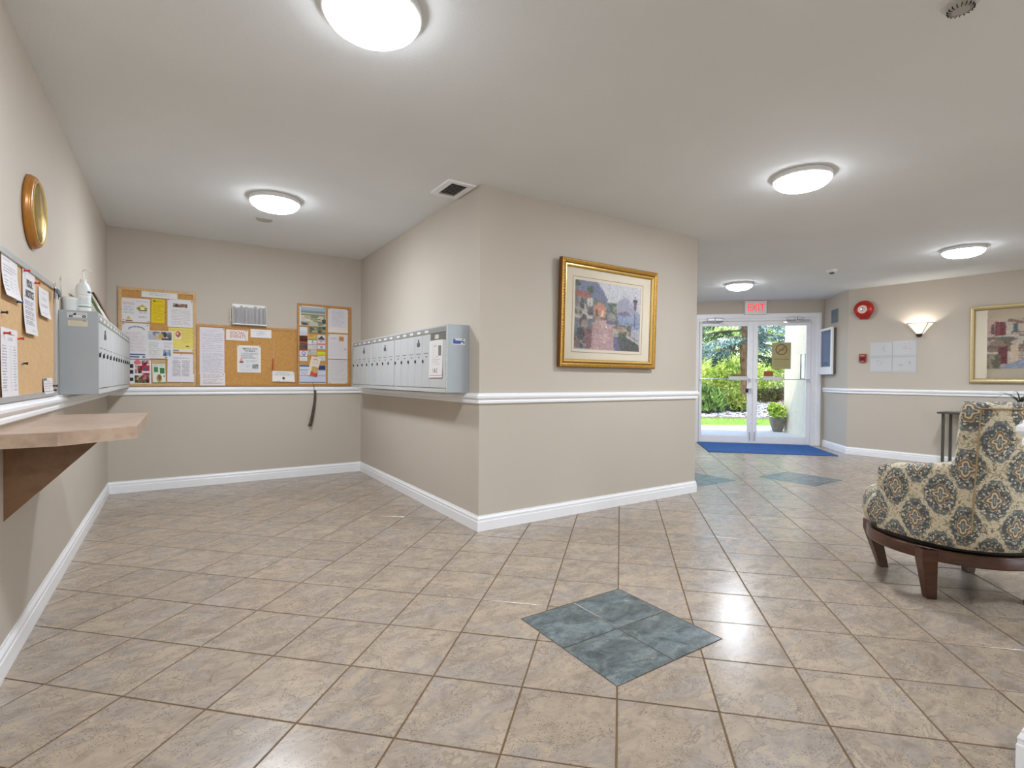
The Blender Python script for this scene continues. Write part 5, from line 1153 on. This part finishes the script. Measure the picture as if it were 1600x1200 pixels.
# seat cushion: rounded puck whose front bulges past the arms
rows = []
for ang in np.linspace(0, 360, 49):
    th = R(ang); prof = []
    for a_, z in ((.02,.292),(.32,.292),(.340,.315),(.350,.36),(.350,.42),(.340,.46),(.315,.488),(.28,.50),(.16,.507),(.02,.51)):
        x, y = sup(th, a_*(.70 if ang in () else 1), a_, 2.5); fr = max(0, y)/.37
        kx = .74+.26*max(0, min(1, (y-.02)/.12)); prof.append((x*kx, y+.035*fr*(z>.3)-.0, z-.012*fr))
    rows.append(prof)
V_, F_2, U_ = surf(rows); me = uvmesh('seat', V_, F_2, U_, M_FAB); fixnormals(me); obj('seat_cushion', me, None, ch)
# piping along the back panel outline
rows = shell_rows(); b = MB()
def pipe(ia, dz=.0):
    return [Vector(rows[ia][j])*1.004 for j in range(2,8)]
nrow = len(rows)
ia = 25; ib = nrow-1-25
top = [Vector(rows[k][7])*1.004 for k in range(ia, ib+1)]
b.tube(pipe(ia)+top+pipe(ib)[::-1], .0035, 6); obj('piping', b, plain('tan_piping',(160,140,104),.8), ch)
b = MB(); b.lathe([(0,.262),(.33,.262),(.352,.272),(.352,.290),(.32,.296),(0,.296)], 48); obj('swivel_plate', b, M_RUBBER, ch, smooth=50)
# wooden base keeps its own heading
base = empty('wooden_base', (0,0,0), 0); base.parent = ch; base.rotation_euler = (0,0,R(-43.5)+CH_F)
b = MB(); b.lathe([(.335,.205),(.368,.205),(.374,.212),(.374,.258),(.368,.266),(.335,.266)], 72); b.lathe([(.335,.205),(.335,.266)], 72); obj('apron', b, M_MAHOG, base, smooth=40)
for sx in (-1, 1):
    for sy in (-1, 1):
        b = MB(); cx, cy = sx*.262, sy*.262; w0, w1 = .034, .022; v = []
        fx0, fy0 = sx*.220, sy*.220
        for (qx, qy, w_, z) in ((fx0,fy0,w1,0),(cx,cy,w0,.205),(cx,cy,w0,.262)):
            for ax, ay in ((-1,-1),(1,-1),(1,1),(-1,1)): v.append((qx+ax*w_, qy+ay*w_, z))
        b.add(v, [(3,2,1,0),(0,1,5,4),(1,2,6,5),(2,3,7,6),(3,0,4,7),(4,5,9,8),(5,6,10,9),(6,7,11,10),(7,4,8,11),(8,9,10,11)])
        me = b.mesh('leg', M_MAHOG); fixnormals(me); o = obj('leg', me, None, base); md = o.modifiers.new('b','BEVEL'); md.width = .003; md.segments = 2

# ------------------------------------------------------------------ outside the glass doors
ZG = -.02
def out(s, d): p = Vector(OE[:2])+ex*s+nn*d; return p.x, p.y     # s along the entrance wall, d outwards
def t_noise(name, stops, scale, rough=.9, bump=.0, bs=60, detail=5):
    t = NT(name); t.set(rough, 0, .2); g = t.n('ShaderNodeNewGeometry').outputs['Position']; t.l(t.ramp(t.noise(scale, detail, .6, g), stops), t.b.inputs['Base Color'])
    if bump: t.bump(t.noise(bs, 3, .6, g), bump, .02)
    return t.m
M_CONC = t_noise('pale_concrete', [(.3, srgb(196,196,192)), (.7, srgb(214,213,208))], 2.0, .85, .2)
M_LAWN = t_noise('lawn_soil', [(.3, srgb(120,160,70)), (.7, srgb(150,186,92))], 1.6)
M_STUCCO = t_noise('cream_stucco', [(.3, srgb(216,204,178)), (.7, srgb(228,218,194))], 3.0, .9, .6, 26)
M_BEDS = t_noise('bed_soil', [(.3, srgb(110,96,84)), (.7, srgb(140,126,112))], 3.0)
b = MB(); b.prism([out(-14,.14), out(14,.14), out(14,4.4), out(1,4.3), out(-2.5,3.55), out(-14,3.0)][::-1], -.2, ZG); obj('ground_patio', b, M_CONC, kind='structure')
b = MB(); b.prism([out(-14,3.0), out(-2.5,3.55), out(1,4.3), out(14,4.4), out(14,6.6), out(0,6.5), out(-4,6.15), out(-14,5.8)][::-1], -.2, ZG+.005); obj('ground_lawn', b, M_LAWN, kind='structure')
b = MB(); v = []; nS, nD = 40, 20
def bedz(s, d): return ZG+.01+.30*math.exp(-((d-9.6)/2.0)**2)*(.7+.3*math.sin(s*.8+1))*min(1,max(0,(d-6.0)/1.2))
for i in range(nS+1):
    for j in range(nD+1):
        s_ = -14+28*i/nS; d_ = 6.0+26*(j/nD)**1.5; x, y = out(s_, d_); v.append((x, y, bedz(s_, d_)))
b.add(v, [(i*(nD+1)+j, (i+1)*(nD+1)+j, (i+1)*(nD+1)+j+1, i*(nD+1)+j+1) for i in range(nS) for j in range(nD)]); obj('ground_bed', b, M_BEDS, kind='structure', fix=False)
b = MB(); b.bbox(-1.98,-.30,-1.30,-.18,0,.012,.003); o = obj('outdoor_mat', b, plain('teal_grey_mat',(104,128,136),.95), loc=(OE[0],OE[1],ZG), rz=AE); tag(o, 'teal-grey mat on the concrete just outside the glass doors', 'door mat'); o.scale = (1,-1,1)
# stucco wing wall with a mirrored panel
b = MB(); q = [out(.19,.14), out(.19,2.72), out(.50,2.72), out(.50,.14)]; b.prism(q, -.2, 2.9); obj('wall_wing', b, M_STUCCO, kind='structure')
(px_, py_) = out(.188, 1.50); pn = empty('mirrored_panel', (px_,py_,1.365), AE-R(90), 'narrow mirrored metal panel on the stucco wall outside the doors', 'panel')
b = MB(); b.bbox(-.12,.12,-.02,0,-.23,.23,.004); obj('plate', b, M_CHROME, pn); b = MB(); b.box(-.135,-.12,-.03,0,-.24,.24); b.box(.12,.135,-.03,0,-.24,.24); obj('edge', b, M_DGREY, pn)

def colmesh(name, V, F, C, mat):
    me = bpy.data.meshes.new(name); me.from_pydata(V, [], F)
    ca = me.color_attributes.new('Col','FLOAT_COLOR','POINT'); ca.data.foreach_set('color', np.array(C, np.float32).ravel()); me.materials.append(mat); me.update(); return me
def foliage_mat(name):
    t = NT(name); t.set(.7, 0, .2); a_ = t.n('ShaderNodeAttribute', attribute_name='Col'); t.l(a_.outputs['Color'], t.b.inputs['Base Color'])
    tr = t.n('ShaderNodeBsdfTranslucent'); t.l(a_.outputs['Color'], tr.inputs[0]); mx = t.n('ShaderNodeMixShader'); mx.inputs[0].default_value = .3; t.l(t.b.outputs[0], mx.inputs[1]); t.l(tr.outputs[0], mx.inputs[2]); t.l(mx.outputs[0], t.out.inputs[0]); return t.m
M_FOL = foliage_mat('leaf_mix')
def leaf_cloud(name, blobs, n, size, cols, parent, elong=1.0, up=0.0, kind='stuff', shell=.35):
    """blobs: list of (center, radii); leaf quads scattered in the outer part of each ellipsoid"""
    V = []; F = []; C = []; tot = sum(r[0]*r[1] for _, r in blobs)
    for c, r in blobs:
        for _ in range(int(n*r[0]*r[1]/tot)):
            u = RNG.normal(size=3); u /= np.linalg.norm(u)
            if u[2] < -.6: u[2] = -u[2]
            k = 1-shell*RNG.random()**1.6; p = np.array(c)+u*np.array(r)*k*(1+.12*RNG.normal())
            ax = RNG.normal(size=3)*(1-up)+np.array([0,0,1])*up*2+u*.6; ax /= np.linalg.norm(ax); bx_ = np.cross(ax, RNG.normal(size=3)); bx_ /= np.linalg.norm(bx_)
            s = size*(.6+.8*RNG.random()); o = len(V); A_, B_ = ax*s*elong, bx_*s*.45
            V += [tuple(p-A_*.5), tuple(p+B_*.5), tuple(p+A_*.5), tuple(p-B_*.5)]; F.append((o,o+1,o+2,o+3))
            cc = lin(cols[RNG.integers(len(cols))]); j_ = .85+.3*RNG.random(); C += [(cc[0]*j_,cc[1]*j_,cc[2]*j_,1)]*4
    return obj(name, colmesh(name, V, F, C, M_FOL), None, parent, kind=kind)
# grass blades
V = []; F = []; C = []
for _ in range(16000):
    s_, d_ = RNG.uniform(-5.5,3.0), RNG.uniform(3.1,6.6)
    if d_ < 3.62+max(0,(s_+2.5))*.21: continue
    x, y = out(s_, d_); h_ = .03+.03*RNG.random(); a_ = RNG.random()*6.28; o = len(V)
    V += [(x-.006*math.cos(a_),y-.006*math.sin(a_),ZG), (x+.006*math.cos(a_),y+.006*math.sin(a_),ZG), (x+.02*RNG.normal(),y+.02*RNG.normal(),ZG+h_)]; F.append((o,o+1,o+2))
    cc = lin([(128,172,70),(150,190,86),(112,156,62),(168,200,104)][RNG.integers(4)]); C += [cc+(1,)]*3
tag(obj('grass', colmesh('grass', V, F, C, M_FOL), None), 'bright green lawn strip beyond the concrete outside', 'grass', kind='stuff')
# river stones in the planting bed
stone = MB()
for _ in range(2600):
    s_, d_ = RNG.uniform(-1.7,3.0), 6.5+4.4*RNG.random()
    x, y = out(s_, d_); r_ = .035+.05*RNG.random(); z = bedz(s_, d_)
    M = Matrix.Translation((x,y,z+.01)) @ Matrix.Rotation(RNG.random()*6.28,4,'Z') @ Matrix.Diagonal((r_,r_*(.6+.3*RNG.random()),r_*.55,1))
    stone.add([(1,0,0),(-1,0,0),(0,1,0),(0,-1,0),(0,0,1),(.6,.6,.5),(-.6,.6,.5),(-.6,-.6,.5),(.6,-.6,.5)], [(0,2,5),(2,1,6),(1,3,7),(3,0,8),(5,2,6),(6,1,7),(7,3,8),(8,0,5),(4,5,6),(4,6,7),(4,7,8),(4,8,5)], int(RNG.integers(3)), M)
SM = [plain('stone_'+n, c, .8, 0, .3, .1, 20) for n, c in (('grey',(160,162,168)),('pale',(196,196,198)),('blue_grey',(124,132,146)))]
tag(obj('river_stones', stone, SM, fix=False), 'grey river stones covering the planting bed outside', 'stones', kind='stuff')
# planter by the wing wall
px_, py_ = out(.03, 2.60); pl = empty('potted_shrub', (px_,py_,ZG), 0, 'tall grey pot of bright green leaves outside by the stucco wall', 'planter')
b = MB(); b.lathe([(0,0),(.085,0),(.10,.02),(.155,.20),(.165,.29),(.160,.31),(.150,.305),(.14,.27),(0,.26)], 28); obj('pot', b, t_noise('mottled_grey_pot', [(.3,srgb(104,100,92)),(.6,srgb(140,132,116)),(.75,srgb(150,150,100))], 9), pl, smooth=50)
leaf_cloud('foliage', [((0,0,.43),(.18,.18,.16)),((-.08,.05,.50),(.14,.14,.12)),((-.06,-.06,.37),(.15,.15,.10))], 900, .07, [(150,186,66),(176,204,84),(112,150,50),(196,214,110)], pl, .9, .2)
# spruce tree
tx, ty = out(.70, 8.7); M_BARK = t_noise('spruce_bark', [(.3,srgb(92,72,54)),(.7,srgb(140,116,92))], 7, .9, .8, 40)
sp_ = empty('spruce_tree', (tx,ty,bedz(.70,8.7)-.05), 0, 'large blue spruce with drooping branches beyond the lawn', 'tree')
b = MB(); b.tube([(0,0,0),(.02,0,.5),(0,.01,1.6),(.01,0,3.5),(0,0,7.5)], [.20,.155,.145,.125,.06], 14); obj('trunk', b, M_BARK, sp_, smooth=60)
BC = [(120,150,150),(98,130,128),(146,174,180),(84,112,98),(172,196,204)]; BCD = [(70,94,78),(84,108,90),(60,82,66),(96,116,88)]
for k in range(34):
    an = 2.4*k; z0 = 1.75+.135*k; L_ = 3.4-.045*k; V = []; F = []; C = []
    dirv = np.array([math.cos(an), math.sin(an), 0]); side = np.array([-math.sin(an), math.cos(an), 0]); cols = BC if k % 3 else BCD
    def bp_(t_): return dirv*L_*t_+np.array([0,0,z0+.25*t_-.9*t_*t_+ .35*max(0,t_-.7)])
    for _ in range(620):
        t_ = .12+.88*RNG.random(); p = bp_(t_); w_ = .55*(1-.55*t_)*(.3+.7*math.sin(math.pi*min(1,t_*1.05))); off = RNG.uniform(-1,1)
        q = p+side*off*w_+np.array([0,0,-.28*abs(off)*w_-.22*RNG.random()**2])+dirv*.12*abs(off)
        ax = dirv*.6+side*off*.8+np.array([0,0,-.35+.5*RNG.normal()*.6])+RNG.normal(size=3)*.25; ax /= np.linalg.norm(ax); bb = np.cross(ax, RNG.normal(size=3)); bb /= np.linalg.norm(bb)
        s_ = .13+.09*RNG.random(); o = len(V); V += [tuple(q-ax*s_*.5), tuple(q+bb*.018), tuple(q+ax*s_*.5), tuple(q-bb*.018)]; F.append((o,o+1,o+2,o+3))
        cc = lin(cols[RNG.integers(len(cols))]) if RNG.random() < .8 else lin(BCD[RNG.integers(4)]); C += [cc+(1,)]*4
    br_ = obj('branch', colmesh('branch', V, F, C, M_FOL), None, sp_)
    b = MB(); b.tube([tuple(bp_(t_)) for t_ in (0,.25,.5,.75,.97)], [.035,.028,.02,.012,.005], 6); obj('bough', b, M_BARK, br_)
# shrubs
def shrub(name, s_, d_, blobs, n, size, cols, label, elong=1.0, up=0.0, cat='shrub'):
    x, y = out(s_, d_); t = empty(name, (x,y,bedz(s_,d_)-.02 if d_ > 6 else ZG), AE, label, cat)
    b = MB()
    for k in range(5): a_ = k*1.3; b.tube([(0.04*math.cos(a_),.04*math.sin(a_),0),(blobs[0][1][0]*.5*math.cos(a_),blobs[0][1][1]*.5*math.sin(a_),blobs[0][0][2])], .012, 5)
    obj('stems', b, M_BARK, t); leaf_cloud('foliage', blobs, n, size, cols, t, elong, up); return t
JC = [(96,132,62),(126,160,84),(78,112,56),(146,172,100),(96,120,72)]
shrub('juniper_bush', -.62, 7.35, [((0,0,.38),(.46,.45,.38)),((-.45,-.1,.44),(.45,.4,.42))], 3400, .13, JC, 'spiky green juniper bush at the left beyond the lawn', 1.6, .5)
shrub('juniper_bush', .20, 7.7, [((0,0,.30),(.32,.40,.28)),((.12,-.1,.22),(.26,.3,.2))], 2000, .12, [(112,142,60),(136,160,72),(96,120,56),(150,150,80)], 'olive green juniper bush just left of the spruce trunk', 1.5, .4)
shrub('low_hedge', 1.75, 10.4, [((0,0,.30),(.5,.45,.30)),((.6,0,.32),(.6,.5,.30)),((1.4,.1,.32),(.6,.5,.32))], 4200, .10, [(112,132,60),(132,146,70),(96,104,56),(130,104,80),(92,80,66)], 'brown-green clipped hedge to the right of the spruce', 1.2, .3)
YC = [(196,214,104),(214,226,130),(176,200,86),(226,234,160),(150,180,74)]
shrub('golden_shrub', .75, 13.0, [((0,0,.95),(1.15,.9,.85)),((.3,.1,1.3),(.85,.8,.75))], 6200, .14, YC, 'yellow-green shrub behind the junipers to the left of the spruce', 1.0, .1)
shrub('golden_shrub', 2.1, 15.6, [((0,0,1.1),(1.3,.8,1.0)),((-.9,.1,1.3),(.9,.7,.8))], 6200, .14, YC, 'yellow-green shrub directly behind the spruce trunk', 1.0, .1)
shrub('golden_shrub', 3.3, 13.0, [((0,0,1.0),(1.2,.9,.9)),((.9,.2,.8),(.9,.8,.7))], 5200, .14, YC, 'yellow-green shrub behind the hedge to the right of the spruce', 1.0, .1)
shrub('leafy_tree', 3.2, 20.5, [((0,0,2.6),(2.6,1.6,1.5)),((1.8,.5,3.4),(2.0,1.6,1.4)),((-1.9,0,3.2),(1.6,1.3,1.2))], 9000, .20, [(176,200,120),(150,182,104),(206,220,160),(128,160,96)], 'pale green leafy tree in the distance behind the spruce', 1.0, .1, 'tree')
# pale house in the distance
hx, hy = out(-2.6, 24); hs = empty('house', (hx,hy,0), AE, 'pale blue-white sided house in the distance at the left', 'house')
b = MB(); b.box(-4.5,4.5,0,6,0,2.9); obj('wall', b, plain('pale_siding',(214,222,232),.8), hs)
for k in range(18): b = MB(); b.box(-4.5,4.5,-.03,0,.16*k+.01,.16*k+.145); obj('siding_board', b, bpy.data.materials['pale_siding'], hs)
for x in (-2.4,.2,2.8): b = MB(); b.box(x-.55,x+.55,-.06,-.03,1.0,2.1); w_ = obj('window', b, M_TRIM, hs); b = MB(); b.box(x-.47,x+.47,-.07,-.058,1.08,2.02); obj('pane', b, plain('dark_pane',(96,116,132),.1), w_)
b = MB(); b.prism_y([(-5,2.85),(5,2.85),(0,4.6)], -.5, 6.4); obj('roof', b, M_ROOF, hs)
